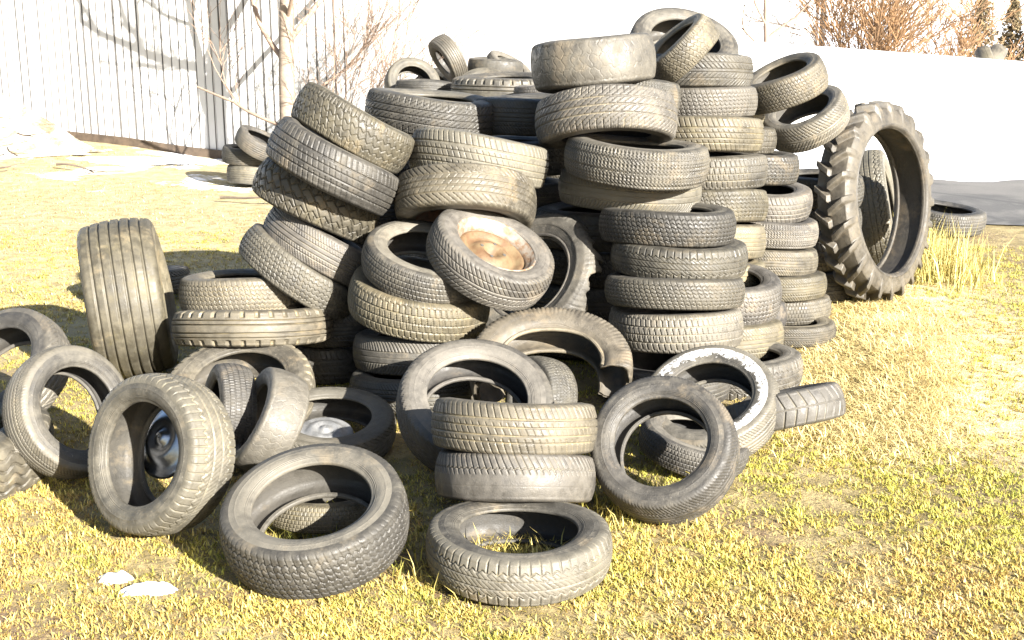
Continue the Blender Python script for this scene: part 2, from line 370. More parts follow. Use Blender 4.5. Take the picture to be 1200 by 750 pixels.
def tyre(name, label, pat, tint, c, a, R, W, group, cat='tyre', spin=None, paint=False):
    v = variant(pat); F = frame_of(a)
    base = Vector(c) - F.col[2] * (W * .5 * (1 if F.col[2].z > 0 else -1)) if abs(F.col[2].z) > .7 else Vector((c[0], c[1], max(0, c[2] - R)))
    root = tag(empty(name, base), label, cat, group); root.rotation_euler = F.to_euler()
    off = F.transposed() @ (Vector(c) - base); k = R / v['R']; kw = W / v['W']
    M = Matrix.Translation(off) @ Matrix.Rotation(random.uniform(0, 2 * PI) if spin is None else spin, 4, 'Z') @ Matrix.Diagonal((k, k, kw, 1))
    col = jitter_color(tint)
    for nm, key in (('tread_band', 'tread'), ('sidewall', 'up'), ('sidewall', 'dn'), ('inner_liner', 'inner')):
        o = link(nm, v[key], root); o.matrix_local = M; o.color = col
        if paint and key == 'up': o.data = o.data.copy(); o.data.materials[0] = M_PAINT; o['label'] = 'sidewall smeared with white paint'
    root['M'] = 0; del root['M']
    return root, M
# id, kind, label, tread, tint, centre, axis, radius, width
TYRES = [
    ('A1', 'car_tyre', 'grey leaning tyre cut off by the left edge of the photo', 'allseason', 'g', (-2.125, 4.948, 0.252), (-0.342, -0.604, 0.72), 0.299, 0.171),
    ('A2', 'car_tyre', 'tyre leaning left over the wavy truck tyre, its hole opening to the right', 'finerib', 'g', (-1.668, 4.457, 0.246), (0.776, -0.474, 0.417), 0.254, 0.148),
    ('A3', 'car_tyre', 'upright tyre with a shiny hubcap seen inside its hole', 'sipeshoulder', 'g', (-1.182, 3.914, 0.275), (-0.531, -0.792, 0.301), 0.272, 0.2),
    ('A4', 'truck_tyre', 'wide truck tyre with wavy tread lying flat in the bottom left corner', 'wave', 'p', (-2.2, 4.42, 0.112), (0.05, 0, 1), 0.45, 0.23),
    ('A5', 'farm_tyre', 'tall wide farm tyre with straight ribs standing alone at the left', 'widerib', 'o', (-1.834, 5.79, 0.386), (0.968, 0.222, 0.117), 0.38, 0.35),
    ('A6', 'car_tyre', 'olive zigzag tyre lying on top of the notched truck tyre', 'smallzig', 'o', (-1.251, 5.634, 0.448), (0.004, 0.108, 0.994), 0.292, 0.169),
    ('A7', 'truck_tyre', 'notched truck tyre lying flat under the olive zigzag tyre', 'lug', 'o', (-1.184, 5.488, 0.324), (-0.033, 0.201, 0.979), 0.363, 0.162),
    ('A8', 'car_tyre', 'half hidden flat tyre on the grass behind the wide ribbed farm tyre', 'allseason', 'd', (-2.307, 7.507, 0.109), (-0.002, 0.127, 0.992), 0.312, 0.158),
    ('A9', 'truck_tyre', 'big pale truck tyre tilted under the notched truck tyre', 'lug', 'p', (-1.146, 5.023, 0.156), (0.014, -0.307, 0.952), 0.316, 0.178),
    ('A10', 'car_tyre', 'narrow upright tyre just right of the tyre holding the hubcap', 'smallblock', 'g', (-1.116, 4.623, 0.193), (-0.875, -0.428, 0.225), 0.193, 0.14),
    ('A11', 'car_tyre', 'smooth cracked tyre leaning to the right, standing edge on', 'bald', 'g', (-0.922, 4.464, 0.205), (-0.851, -0.267, 0.453), 0.207, 0.158),
    ('A12', 'car_tyre', 'slanted pale tyre behind the large front tyre, silver hubcap in its hole', 'allseason', 'g', (-0.741, 4.76, 0.083), (0.052, -0.159, 0.986), 0.276, 0.13),
    ('A13', 'car_tyre', 'large front tyre propped up on a smaller tyre, lowest on the left', 'smallzig', 'g', (-0.62, 3.629, 0.164), (-0.082, -0.308, 0.948), 0.294, 0.185),
    ('A14', 'car_tyre', 'small flat tyre seen through the hole of the large propped front tyre', 'smallblock', 'o', (-0.649, 3.994, 0.064), (0.032, 0.135, 0.99), 0.216, 0.096),
    ('C15', 'car_tyre', 'tyre lying flat on the grass in front of the two tyre stack', 'sipeshoulder', 'g', (0.02, 3.621, 0.074), (0.007, 0.029, 1.0), 0.297, 0.149),
    ('C16', 'car_tyre', 'shiny half bald tyre, lower of the two tyre stack in front', 'halfbald', 'g', (0.01, 4.042, 0.154), (0.044, 0.311, 0.949), 0.278, 0.165),
    ('C17', 'car_tyre', 'ribbed tyre on top of the half bald tyre in front', 'ribslit', 'o', (0.006, 4.104, 0.308), (0.041, 0.308, 0.951), 0.29, 0.175),
    ('C18', 'car_tyre', 'tyre standing upright just behind the two tyre stack', 'shoulderticks', 'g', (-0.141, 4.573, 0.227), (0.137, -0.552, 0.822), 0.309, 0.173),
    ('C19', 'car_tyre', 'cut open tyre carcass arching behind the upright tyre, its severed end facing right', '', 'b', (0.161, 4.929, 0.247), (-0.002, -0.584, 0.812), 0.339, 0.185),
    ('C20', 'car_tyre', 'small tyre showing through the arch of the cut carcass', 'smallzig', 'g', (0.116, 4.921, 0.164), (-0.798, -0.523, 0.299), 0.168, 0.15),
    ('C21', 'car_tyre', 'large leaning tyre right of the two tyre stack, grass seen through its hole', 'finerib', 'g', (0.531, 4.076, 0.236), (-0.304, -0.694, 0.652), 0.259, 0.186),
    ('C22', 'car_tyre', 'leaning tyre with white paint smeared around its sidewall', 'finerib', 'g', (0.784, 4.701, 0.192), (-0.27, -0.461, 0.845), 0.282, 0.154),
    ('C23', 'car_tyre', 'dark tyre lying inside the leaning tyre and the white painted tyre', 'smallblock', 'g', (0.705, 4.546, 0.091), (0.177, -0.1, 0.979), 0.214, 0.117),
    ('C24', 'car_tyre', 'narrow tyre with widely spaced cross grooves lying in the straw at right', 'lateral', 'd', (1.09, 4.79, 0.145), (-0.23, 0.31, 0.92), 0.255, 0.142),
    ('L5', 'car_tyre', 'bottom tyre of the leaning left stack', 'smallzig', 'g', (-0.988, 5.666, 0.537), (0.563, 0.147, 0.813), 0.312, 0.166),
    ('L4', 'car_tyre', 'partly shaded thin tyre, second from bottom of the leaning left stack', 'finerib', 'g', (-0.888, 5.675, 0.66), (0.546, 0.145, 0.825), 0.288, 0.172),
    ('L3', 'car_tyre', 'coarse olive zigzag tyre, middle of the leaning left stack', 'bigzig', 'o', (-0.902, 5.682, 0.87), (0.465, 0.135, 0.875), 0.301, 0.18),
    ('L2', 'car_tyre', 'grey ribbed tyre, second from top in the leaning left stack', 'ribslit', 'g', (-0.799, 5.547, 1.042), (0.496, 0.134, 0.858), 0.312, 0.199),
    ('L1', 'car_tyre', 'brown zigzag tyre on top of the leaning left stack', 'zigzag', 'o', (-0.726, 5.69, 1.198), (0.478, 0.147, 0.866), 0.286, 0.192),
    ('M1', 'car_tyre', 'tyre with slanted grooves lying highest behind the leaning left stack', 'diag', 'g', (-0.414, 6.406, 1.22), (0.109, -0.014, 0.994), 0.337, 0.19),
    ('M2', 'car_tyre', 'tyre lying on the rusty rimmed tyre, beside the leaning stack', 'ribslit', 'g', (-0.158, 5.849, 1.047), (0.141, 0.141, 0.98), 0.328, 0.201),
    ('M3', 'car_tyre', 'tyre tipped forward so a rusty rim edge shows beneath it', 'allseason', 'o', (-0.214, 5.596, 0.874), (0.042, 0.431, 0.901), 0.327, 0.199),
    ('M4', 'car_tyre', 'tyre tilted to show its hole, left of the tyre on a tan rusty wheel', 'smallblock', 'g', (-0.384, 5.338, 0.65), (0.237, -0.281, 0.93), 0.278, 0.152),
    ('M5', 'car_tyre', 'tyre still mounted on a tan rusty steel wheel', 'chevron', 'g', (-0.094, 5.263, 0.691), (0.395, -0.334, 0.856), 0.282, 0.169),
    ('M6', 'car_tyre', 'yellowish block tread tyre directly beneath the tilted open tyre', 'block', 'o', (-0.413, 5.38, 0.475), (0.196, -0.136, 0.971), 0.32, 0.181),
    ('M7', 'car_tyre', 'half shaded flat tyre below the yellowish block tread tyre', 'sipedense', 'g', (-0.42, 5.415, 0.233), (0.012, 0.096, 0.995), 0.302, 0.166),
    ('M8', 'car_tyre', 'shaded bottom tyre of the stack behind the upright front tyre', 'finerib', 'd', (-0.429, 5.295, 0.094), (0.007, 0.099, 0.995), 0.298, 0.146),
    ('M9', 'car_tyre', 'torn tyre with a jagged edge standing in the dark gap mid heap', '', 'g', (0.121, 5.728, 0.472), (-0.546, -0.592, 0.592), 0.34, 0.2),
    ('M10', 'car_tyre', 'dark shaded tyre between the central stack and the tyre with slanted grooves', 'finerib', 'd', (0.084, 6.563, 1.198), (-0.008, 0.008, 1.0), 0.31, 0.188),
    ('T1', 'car_tyre', 'plump worn tyre on top of the tall central stack', 'bald', 'g', (0.385, 5.952, 1.479), (-0.104, 0.118, 0.987), 0.297, 0.22),
    ('T2', 'car_tyre', 'tyre squeezed second from top in the tall central stack', 'honey', 'g', (0.527, 6.103, 1.321), (0.089, 0.028, 0.996), 0.297, 0.181),
    ('T3', 'car_tyre', 'wide tyre with deep curved grooves, third from top in the tall central stack', 'diag', 'g', (0.445, 5.901, 1.226), (-0.036, 0.247, 0.968), 0.34, 0.207),
    ('T4', 'car_tyre', 'winter block tyre, fourth from top in the tall central stack', 'honey', 'g', (0.574, 5.742, 1.049), (0.078, -0.005, 0.997), 0.333, 0.183),
    ('T5', 'car_tyre', 'tyre with a smooth middle band and slit edges above the front four tyre column', 'sipedense', 'g', (0.57, 5.963, 0.89), (0.041, 0.025, 0.999), 0.35, 0.171),
    ('T6', 'car_tyre', 'top tyre of the front four tyre column', 'smallzig', 'm', (0.711, 5.606, 0.774), (0.002, 0.066, 0.998), 0.312, 0.155),
    ('T7', 'car_tyre', 'shiny scalloped tyre, second of the front four tyre column', 'sipeshoulder', 'm', (0.759, 5.537, 0.636), (0.013, 0.048, 0.999), 0.31, 0.149),
    ('T8', 'car_tyre', 'thin tyre, third from top of the front four tyre column', 'smallzig', 'm', (0.732, 5.455, 0.506), (0.009, 0.094, 0.995), 0.312, 0.135),
    ('T9', 'car_tyre', 'block tread tyre at the bottom of the front four tyre column', 'block', 'g', (0.744, 5.469, 0.331), (0.011, 0.097, 0.995), 0.31, 0.174),
    ('U2', 'car_tyre', 'chevron tyre under the two loose tyres at the very top', 'chevron', 'g', (0.939, 6.549, 1.427), (0.021, 0.024, 0.999), 0.313, 0.168),
    ('U3', 'car_tyre', 'tyre second from top in the column right of the tall central stack', 'smallzig', 'g', (0.964, 6.532, 1.266), (0.011, 0.052, 0.999), 0.316, 0.159),
    ('U4', 'car_tyre', 'yellowish ribbed tyre third from top in the column right of the central stack', 'ribslit', 'o', (0.978, 6.437, 1.112), (0.013, 0.06, 0.998), 0.322, 0.176),
    ('U5', 'car_tyre', 'grey block tread tyre fourth from top in the column right of the central stack', 'block', 'g', (1.018, 6.484, 0.921), (0.028, 0.043, 0.999), 0.321, 0.174),
    ('U6', 'car_tyre', 'yellowish tyre beneath the grey block tread tyre in the column right of centre', 'smallzig', 'o', (1.015, 6.427, 0.741), (0.006, 0.11, 0.994), 0.319, 0.17),
    ('U7', 'car_tyre', 'yellow dusted tyre showing right of the front column, two below the grey block tyre', 'finerib', 'o', (1.012, 6.399, 0.565), (0.007, 0.09, 0.996), 0.317, 0.178),
    ('U8', 'car_tyre', 'mossy speckled tyre lowest in its column, right of the shiny scalloped tyre', 'smallblock', 'o', (1.018, 6.393, 0.372), (0.027, 0.105, 0.994), 0.315, 0.17),
    ('U9', 'car_tyre', 'broad tyre bulging out right of the front column, above two wider tyres', 'smallzig', 'g', (1.041, 6.043, 0.364), (0.046, -0.075, 0.996), 0.303, 0.187),
    ('U10', 'car_tyre', 'fine ribbed tyre with a gap above it, second lowest right of the front column', 'finerib', 'o', (1.045, 6.006, 0.145), (0.023, 0.101, 0.995), 0.311, 0.175),
    ('U11', 'car_tyre', 'lowest tyre right of the front column, its hole partly open', 'sipeshoulder', 'g', (1.076, 5.653, 0.082), (0.008, -0.0, 1.0), 0.303, 0.169),
    ('X1', 'car_tyre', 'smooth narrow tyre edge peeking between the two right columns', 'worn', 'g', (1.268, 7.031, 0.404), (0.021, 0.009, 1.0), 0.264, 0.164),
    ('X2', 'car_tyre', 'smooth tyre edge low between the two right columns', 'worn', 'g', (1.234, 6.541, 0.131), (-0.005, 0.126, 0.992), 0.254, 0.149),
    ('X3', 'car_tyre', 'yellowish block tread tyre peeking out beside the slanted open tyre', 'block', 'o', (1.193, 7.025, 1.03), (0.036, 0.071, 0.997), 0.295, 0.147),
    ('X4', 'car_tyre', 'brownish tyre edge with a dry stalk beside it, below the slanted pair', 'block', 'o', (1.155, 7.223, 1.16), (0.044, 0.043, 0.998), 0.298, 0.151),
    ('V1', 'car_tyre', 'top tyre of the rightmost column beside the tractor tyre', 'smallzig', 'g', (1.282, 6.828, 0.893), (0.024, 0.066, 0.998), 0.3, 0.162),
    ('V2', 'car_tyre', 'second tyre of the rightmost column, its opening tipped forward', 'ribslit', 'g', (1.385, 6.912, 0.701), (0.05, -0.064, 0.997), 0.296, 0.162),
    ('V3', 'car_tyre', 'speckled block tyre third in the rightmost column', 'honey', 'g', (1.418, 6.832, 0.54), (0.026, 0.023, 0.999), 0.288, 0.142),
    ('V4', 'car_tyre', 'pale tyre fourth in the rightmost column', 'finerib', 'p', (1.426, 6.829, 0.379), (0.021, 0.068, 0.997), 0.286, 0.144),
    ('V5', 'car_tyre', 'mossy tyre third from the ground in the rightmost column', 'finerib', 'o', (1.464, 6.778, 0.245), (0.003, 0.091, 0.996), 0.292, 0.137),
    ('V6', 'car_tyre', 'mossy tyre second from the ground in the rightmost column', 'smallblock', 'o', (1.497, 6.795, 0.11), (-0.009, 0.093, 0.996), 0.292, 0.139),
    ('V7', 'car_tyre', 'tyre on the ground at the foot of the rightmost column, straw around it', 'finerib', 'o', (1.477, 6.516, 0.051), (-0.009, 0.043, 0.999), 0.28, 0.109),
    ('W1', 'car_tyre', 'upper of the two slanted tyres above the tractor tyre', 'smallzig', 'o', (1.492, 6.912, 1.339), (-0.41, -0.143, 0.901), 0.24, 0.17),
    ('W2', 'car_tyre', 'lower slanted tyre with a wide dark hole touching the tractor tyre', 'chevron', 'g', (1.688, 7.18, 1.133), (-0.428, -0.308, 0.85), 0.248, 0.172),
    ('W0', 'car_tyre', 'tyre mostly hidden behind the slanted pair left of the tractor tyre', 'finerib', 'g', (1.665, 7.634, 1.279), (-0.192, -0.112, 0.975), 0.23, 0.178),
    ('U0', 'car_tyre', 'tyre tilted upright at the very top of the heap behind the slanted one', 'allseason', 'g', (0.923, 6.853, 1.519), (0.131, -0.526, 0.841), 0.299, 0.185),
    ('U1', 'car_tyre', 'small slanted tyre leaning on the top of the heap', 'zigzag', 'o', (0.85, 6.347, 1.541), (-0.676, -0.113, 0.728), 0.2, 0.148),
    ('K1', 'car_tyre', 'middle tyre of the small pile of three near the fence', 'finerib', 'g', (-2.731, 12.835, 0.299), (0.103, 0.03, 0.994), 0.269, 0.174),
    ('K2', 'car_tyre', 'bottom tyre of the small pile of three near the fence', 'finerib', 'g', (-2.678, 12.817, 0.112), (0.029, 0.053, 0.998), 0.271, 0.19),
    ('K3', 'car_tyre', 'top tilted tyre of the small pile of three near the fence', 'finerib', 'g', (-2.564, 12.642, 0.44), (0.474, -0.128, 0.871), 0.251, 0.175),
    ('P1', 'car_tyre', 'tyre with a see-through hole, leftmost on the far heap by the fence', 'worn', 'm', (-0.945, 11.959, 1.064), (0.317, -0.803, 0.504), 0.267, 0.172),
    ('P2', 'car_tyre', 'tyre standing on edge at the peak of the far heap by the fence', 'widerib', 'm', (-0.615, 12.205, 1.302), (-0.794, -0.348, -0.498), 0.239, 0.166),
    ('P3', 'car_tyre', 'flat tyre under the edge standing tyre of the far heap', 'finerib', 'd', (-0.797, 11.611, 1.041), (0.048, 0.021, 0.999), 0.284, 0.166),
    ('P4', 'car_tyre', 'smooth tyre facing forward in the middle of the far heap', 'worn', 'm', (-0.275, 11.843, 0.993), (-0.142, -0.642, 0.753), 0.28, 0.185),
    ('P5', 'car_tyre', 'flat tyre behind the forward facing tyre on the far heap', 'worn', 'g', (-0.163, 12.309, 1.213), (0.062, -0.021, 0.998), 0.271, 0.169),
    ('P6', 'car_tyre', 'tilted tyre at the right end of the far heap', 'worn', 'g', (-0.043, 12.547, 1.188), (0.485, -0.249, 0.838), 0.247, 0.155),
    ('P7', 'farm_tyre', 'large lugged tyre lying flat at the front of the far heap', 'lug', 'm', (-0.073, 11.177, 1.055), (-0.001, -0.028, 1.0), 0.477, 0.263),
    ('P8', 'car_tyre', 'small tyre edge beside the plump worn top tyre, on the far heap', 'smallblock', 'g', (0.244, 10.394, 1.063), (-0.001, 0.051, 0.999), 0.238, 0.159),
    ('H1', 'tractor_tyre', 'huge tractor tyre with deep chevron lugs standing at the right of the heap', 'tractor', 'h', (2.219, 7.479, 0.604), (0.717, -0.681, 0.148), 0.602, 0.229),
    ('H2', 'truck_tyre', 'truck tyre standing behind the tractor tyre, seen through its opening', 'zigshoulder', 'g', (2.516, 8.462, 0.411), (0.909, -0.351, 0.223), 0.405, 0.22),
    ('H3', 'car_tyre', 'top tyre of the low stack seen through the tractor tyre', 'smallzig', 'g', (2.678, 9.472, 0.399), (-0.001, 0.048, 0.999), 0.308, 0.183),
    ('H5', 'car_tyre', 'middle tyre of the low stack seen through the tractor tyre', 'finerib', 'g', (2.685, 9.415, 0.21), (0.008, 0.043, 0.999), 0.31, 0.179),
    ('H6', 'car_tyre', 'bottom tyre of the low stack seen through the tractor tyre', 'finerib', 'g', (2.59, 9.041, 0.066), (0.001, 0.0, 1.0), 0.317, 0.155),
    ('H4', 'car_tyre', 'lone flat tyre at the edge of the asphalt, right of the tractor tyre', 'smallblock', 'd', (3.496, 9.896, 0.12), (0.081, -0.076, 0.994), 0.317, 0.181),
    ('P9', 'car_tyre', 'dark tyre wedged between the hole tyre and the edge standing tyre of the far heap', 'worn', 'd', (-0.787, 12.719, 0.935), (-0.298, -0.746, 0.596), 0.272, 0.179),
    ('M11', 'car_tyre', 'added dark filler tyre between the two central stacks, second of its column', 'smallzig', 'd', (0.08, 6.7, 0.965), (0.0, 0.035, 0.999), 0.309, 0.185),  # added with the next one to darken a gap where bright background showed
    ('M12', 'car_tyre', 'added dark filler tyre between the two central stacks, third of its column', 'finerib', 'd', (0.066, 6.724, 0.74), (0.009, 0.035, 0.999), 0.3, 0.183),
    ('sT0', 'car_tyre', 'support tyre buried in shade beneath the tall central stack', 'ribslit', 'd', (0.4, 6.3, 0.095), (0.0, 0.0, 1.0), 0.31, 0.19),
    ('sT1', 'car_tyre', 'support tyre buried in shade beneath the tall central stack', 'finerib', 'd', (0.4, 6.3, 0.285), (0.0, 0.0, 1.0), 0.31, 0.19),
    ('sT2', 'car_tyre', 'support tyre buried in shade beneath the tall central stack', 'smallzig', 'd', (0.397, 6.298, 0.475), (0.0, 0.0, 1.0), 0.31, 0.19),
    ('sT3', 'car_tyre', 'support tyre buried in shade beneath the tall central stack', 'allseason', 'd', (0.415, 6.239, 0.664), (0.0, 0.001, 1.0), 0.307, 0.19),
    ('sV0', 'car_tyre', 'added dark filler tyre stacked deep behind the leaning left stack', 'smallzig', 'd', (-0.8, 6.862, 0.095), (0.0, 0.0, 1.0), 0.31, 0.19),  # column added to darken a bright gap, also supports the stack
    ('sV1', 'car_tyre', 'added dark filler tyre stacked deep behind the leaning left stack', 'allseason', 'd', (-0.8, 6.862, 0.285), (0.0, 0.0, 1.0), 0.31, 0.19),
    ('sV2', 'car_tyre', 'added dark filler tyre stacked deep behind the leaning left stack', 'ribslit', 'd', (-0.8, 6.862, 0.475), (0.0, 0.0, 1.0), 0.31, 0.19),
    ('sV3', 'car_tyre', 'added dark filler tyre stacked deep behind the leaning left stack', 'finerib', 'd', (-0.8, 6.862, 0.665), (0.0, 0.0, 1.0), 0.31, 0.19),
    ('sV4', 'car_tyre', 'added dark filler tyre stacked deep behind the leaning left stack', 'smallzig', 'd', (-0.8, 6.862, 0.855), (0.0, 0.0, 1.0), 0.31, 0.19),
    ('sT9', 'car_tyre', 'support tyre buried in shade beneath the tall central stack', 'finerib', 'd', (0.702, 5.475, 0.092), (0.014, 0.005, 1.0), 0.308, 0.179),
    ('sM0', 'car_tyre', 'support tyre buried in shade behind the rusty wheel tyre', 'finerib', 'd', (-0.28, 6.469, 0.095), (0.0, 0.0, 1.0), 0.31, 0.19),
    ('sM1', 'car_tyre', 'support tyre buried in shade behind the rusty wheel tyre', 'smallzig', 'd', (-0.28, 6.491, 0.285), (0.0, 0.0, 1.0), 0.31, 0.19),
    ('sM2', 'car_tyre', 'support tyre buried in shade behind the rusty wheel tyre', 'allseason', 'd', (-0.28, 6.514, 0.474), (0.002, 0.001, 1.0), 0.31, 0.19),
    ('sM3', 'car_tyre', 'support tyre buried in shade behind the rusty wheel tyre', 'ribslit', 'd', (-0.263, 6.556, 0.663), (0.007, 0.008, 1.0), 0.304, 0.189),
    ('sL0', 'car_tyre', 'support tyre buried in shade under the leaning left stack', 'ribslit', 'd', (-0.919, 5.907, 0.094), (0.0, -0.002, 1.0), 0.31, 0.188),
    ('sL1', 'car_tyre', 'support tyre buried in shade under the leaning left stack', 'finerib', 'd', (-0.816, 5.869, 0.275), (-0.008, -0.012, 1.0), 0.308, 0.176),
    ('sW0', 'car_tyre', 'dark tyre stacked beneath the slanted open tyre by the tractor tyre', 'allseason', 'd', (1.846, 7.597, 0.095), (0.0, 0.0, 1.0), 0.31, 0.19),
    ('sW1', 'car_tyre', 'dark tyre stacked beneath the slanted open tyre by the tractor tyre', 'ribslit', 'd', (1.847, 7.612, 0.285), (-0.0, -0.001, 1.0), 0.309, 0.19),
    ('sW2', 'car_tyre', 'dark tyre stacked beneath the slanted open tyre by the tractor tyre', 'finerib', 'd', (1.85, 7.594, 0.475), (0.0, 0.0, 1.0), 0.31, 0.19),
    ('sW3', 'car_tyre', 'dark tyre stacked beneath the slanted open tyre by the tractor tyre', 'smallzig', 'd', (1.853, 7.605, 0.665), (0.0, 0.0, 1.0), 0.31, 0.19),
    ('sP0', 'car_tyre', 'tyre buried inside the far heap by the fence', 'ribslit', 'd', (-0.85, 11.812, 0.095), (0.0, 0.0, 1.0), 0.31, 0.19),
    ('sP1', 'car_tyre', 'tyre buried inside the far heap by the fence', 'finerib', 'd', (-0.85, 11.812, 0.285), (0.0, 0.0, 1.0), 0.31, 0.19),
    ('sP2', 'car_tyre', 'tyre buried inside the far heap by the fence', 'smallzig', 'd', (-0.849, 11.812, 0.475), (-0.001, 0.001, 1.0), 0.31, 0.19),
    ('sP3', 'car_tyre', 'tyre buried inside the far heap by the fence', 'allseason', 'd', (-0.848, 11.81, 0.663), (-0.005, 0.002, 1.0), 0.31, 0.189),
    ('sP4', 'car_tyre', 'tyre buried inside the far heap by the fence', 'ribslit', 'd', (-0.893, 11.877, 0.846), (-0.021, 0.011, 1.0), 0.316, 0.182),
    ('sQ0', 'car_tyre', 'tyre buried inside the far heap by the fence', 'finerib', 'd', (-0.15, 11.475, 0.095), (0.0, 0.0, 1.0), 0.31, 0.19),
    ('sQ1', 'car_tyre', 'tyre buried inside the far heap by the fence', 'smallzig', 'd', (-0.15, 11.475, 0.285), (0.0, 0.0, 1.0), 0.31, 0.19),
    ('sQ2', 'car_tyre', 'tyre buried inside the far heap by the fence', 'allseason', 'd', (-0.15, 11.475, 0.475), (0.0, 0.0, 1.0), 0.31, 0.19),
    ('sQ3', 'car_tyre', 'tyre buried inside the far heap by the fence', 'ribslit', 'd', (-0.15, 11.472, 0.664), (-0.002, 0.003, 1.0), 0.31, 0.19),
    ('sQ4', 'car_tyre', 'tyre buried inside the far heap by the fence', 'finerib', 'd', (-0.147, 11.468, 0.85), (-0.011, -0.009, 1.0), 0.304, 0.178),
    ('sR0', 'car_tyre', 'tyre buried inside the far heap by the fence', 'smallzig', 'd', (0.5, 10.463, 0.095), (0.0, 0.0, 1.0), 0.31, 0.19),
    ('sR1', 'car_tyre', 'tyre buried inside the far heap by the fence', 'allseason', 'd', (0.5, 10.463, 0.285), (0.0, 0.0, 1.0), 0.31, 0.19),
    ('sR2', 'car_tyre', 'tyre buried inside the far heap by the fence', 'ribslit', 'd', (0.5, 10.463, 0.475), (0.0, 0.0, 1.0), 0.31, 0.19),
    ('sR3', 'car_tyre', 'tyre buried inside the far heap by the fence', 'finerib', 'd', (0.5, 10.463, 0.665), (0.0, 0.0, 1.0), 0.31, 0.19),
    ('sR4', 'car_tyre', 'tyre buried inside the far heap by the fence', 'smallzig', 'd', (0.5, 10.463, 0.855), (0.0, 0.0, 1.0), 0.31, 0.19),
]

def lathe(profile, n=96, mat=None, name='lathe', wob=0.):
    P = np.array(profile); th = np.arange(n) * 2 * PI / n
    r = P[None, :, 1] + 0 * th[:, None]
    v = np.stack([r * np.cos(th)[:, None], r * np.sin(th)[:, None], P[None, :, 0] + 0 * r], -1)
    return mesh_np(name, v, gridfaces(n, len(P)), None, mat)

def rim_part(root, M, mats, dished=True):
    me = lathe([(.080, .208), (.084, .203), (.078, .194), (.055, .190), (.045, .172), (.02, .168), (-.05, .168), (-.062, .19), (-.08, .194), (-.085, .205)], 120, mats[1], 'rim_barrel')
    o = link('wheel_rim', me, root); o.matrix_local = M
    s = link('wheel_disc', lathe([(.022, .169), (.030, .160), (.030, .148), (.012, .132), (.004, .112), (.020, .095), (.036, .075), (.038, .050), (.020, .042), (.018, .034), (-.004, .032), (-.006, .0005)], 120, mats[0], 'rim_disc'), o)
    for q in range(4):
        b = Soup(); an = q * PI / 2 + .4; b.tube([(.058 * math.cos(an), .058 * math.sin(an), .030), (.058 * math.cos(an), .058 * math.sin(an), .0405)], [.0085, .0085], 8)
        b.add([(.058 * math.cos(an) + .0085 * math.cos(t), .058 * math.sin(an) + .0085 * math.sin(t), .0405) for t in np.arange(8) * PI / 4], None, [[0, i, i + 1] for i in range(1, 7)])
        h = link('painted_bolt_hole', b.mesh('painted_bolt_hole', M_POLE), o)  # solid cap coloured dark in place of the hole's shade

ROOTS = {}
for row in TYRES:
    tid, name, label, pat, tint, c, a, R, W = row
    if pat == '': continue
    g = {'truck_tyre': 'old truck tyres', 'tractor_tyre': None, 'farm_tyre': 'old farm implement tyres'}.get(name, 'old car tyres dumped in the heap')
    if tid == 'H1': g = None
    ROOTS[tid] = tyre(name, label, pat, tint, c, a, R, W, g, 'tractor tyre' if tid == 'H1' else 'tyre', spin=0. if tid == 'C22' else None, paint=tid == 'C22')
rim_part(*ROOTS['M5'], (M_RUST, M_RIMEDGE))
rim_part(*ROOTS['M3'], (M_RUSTD, M_RUSTD))

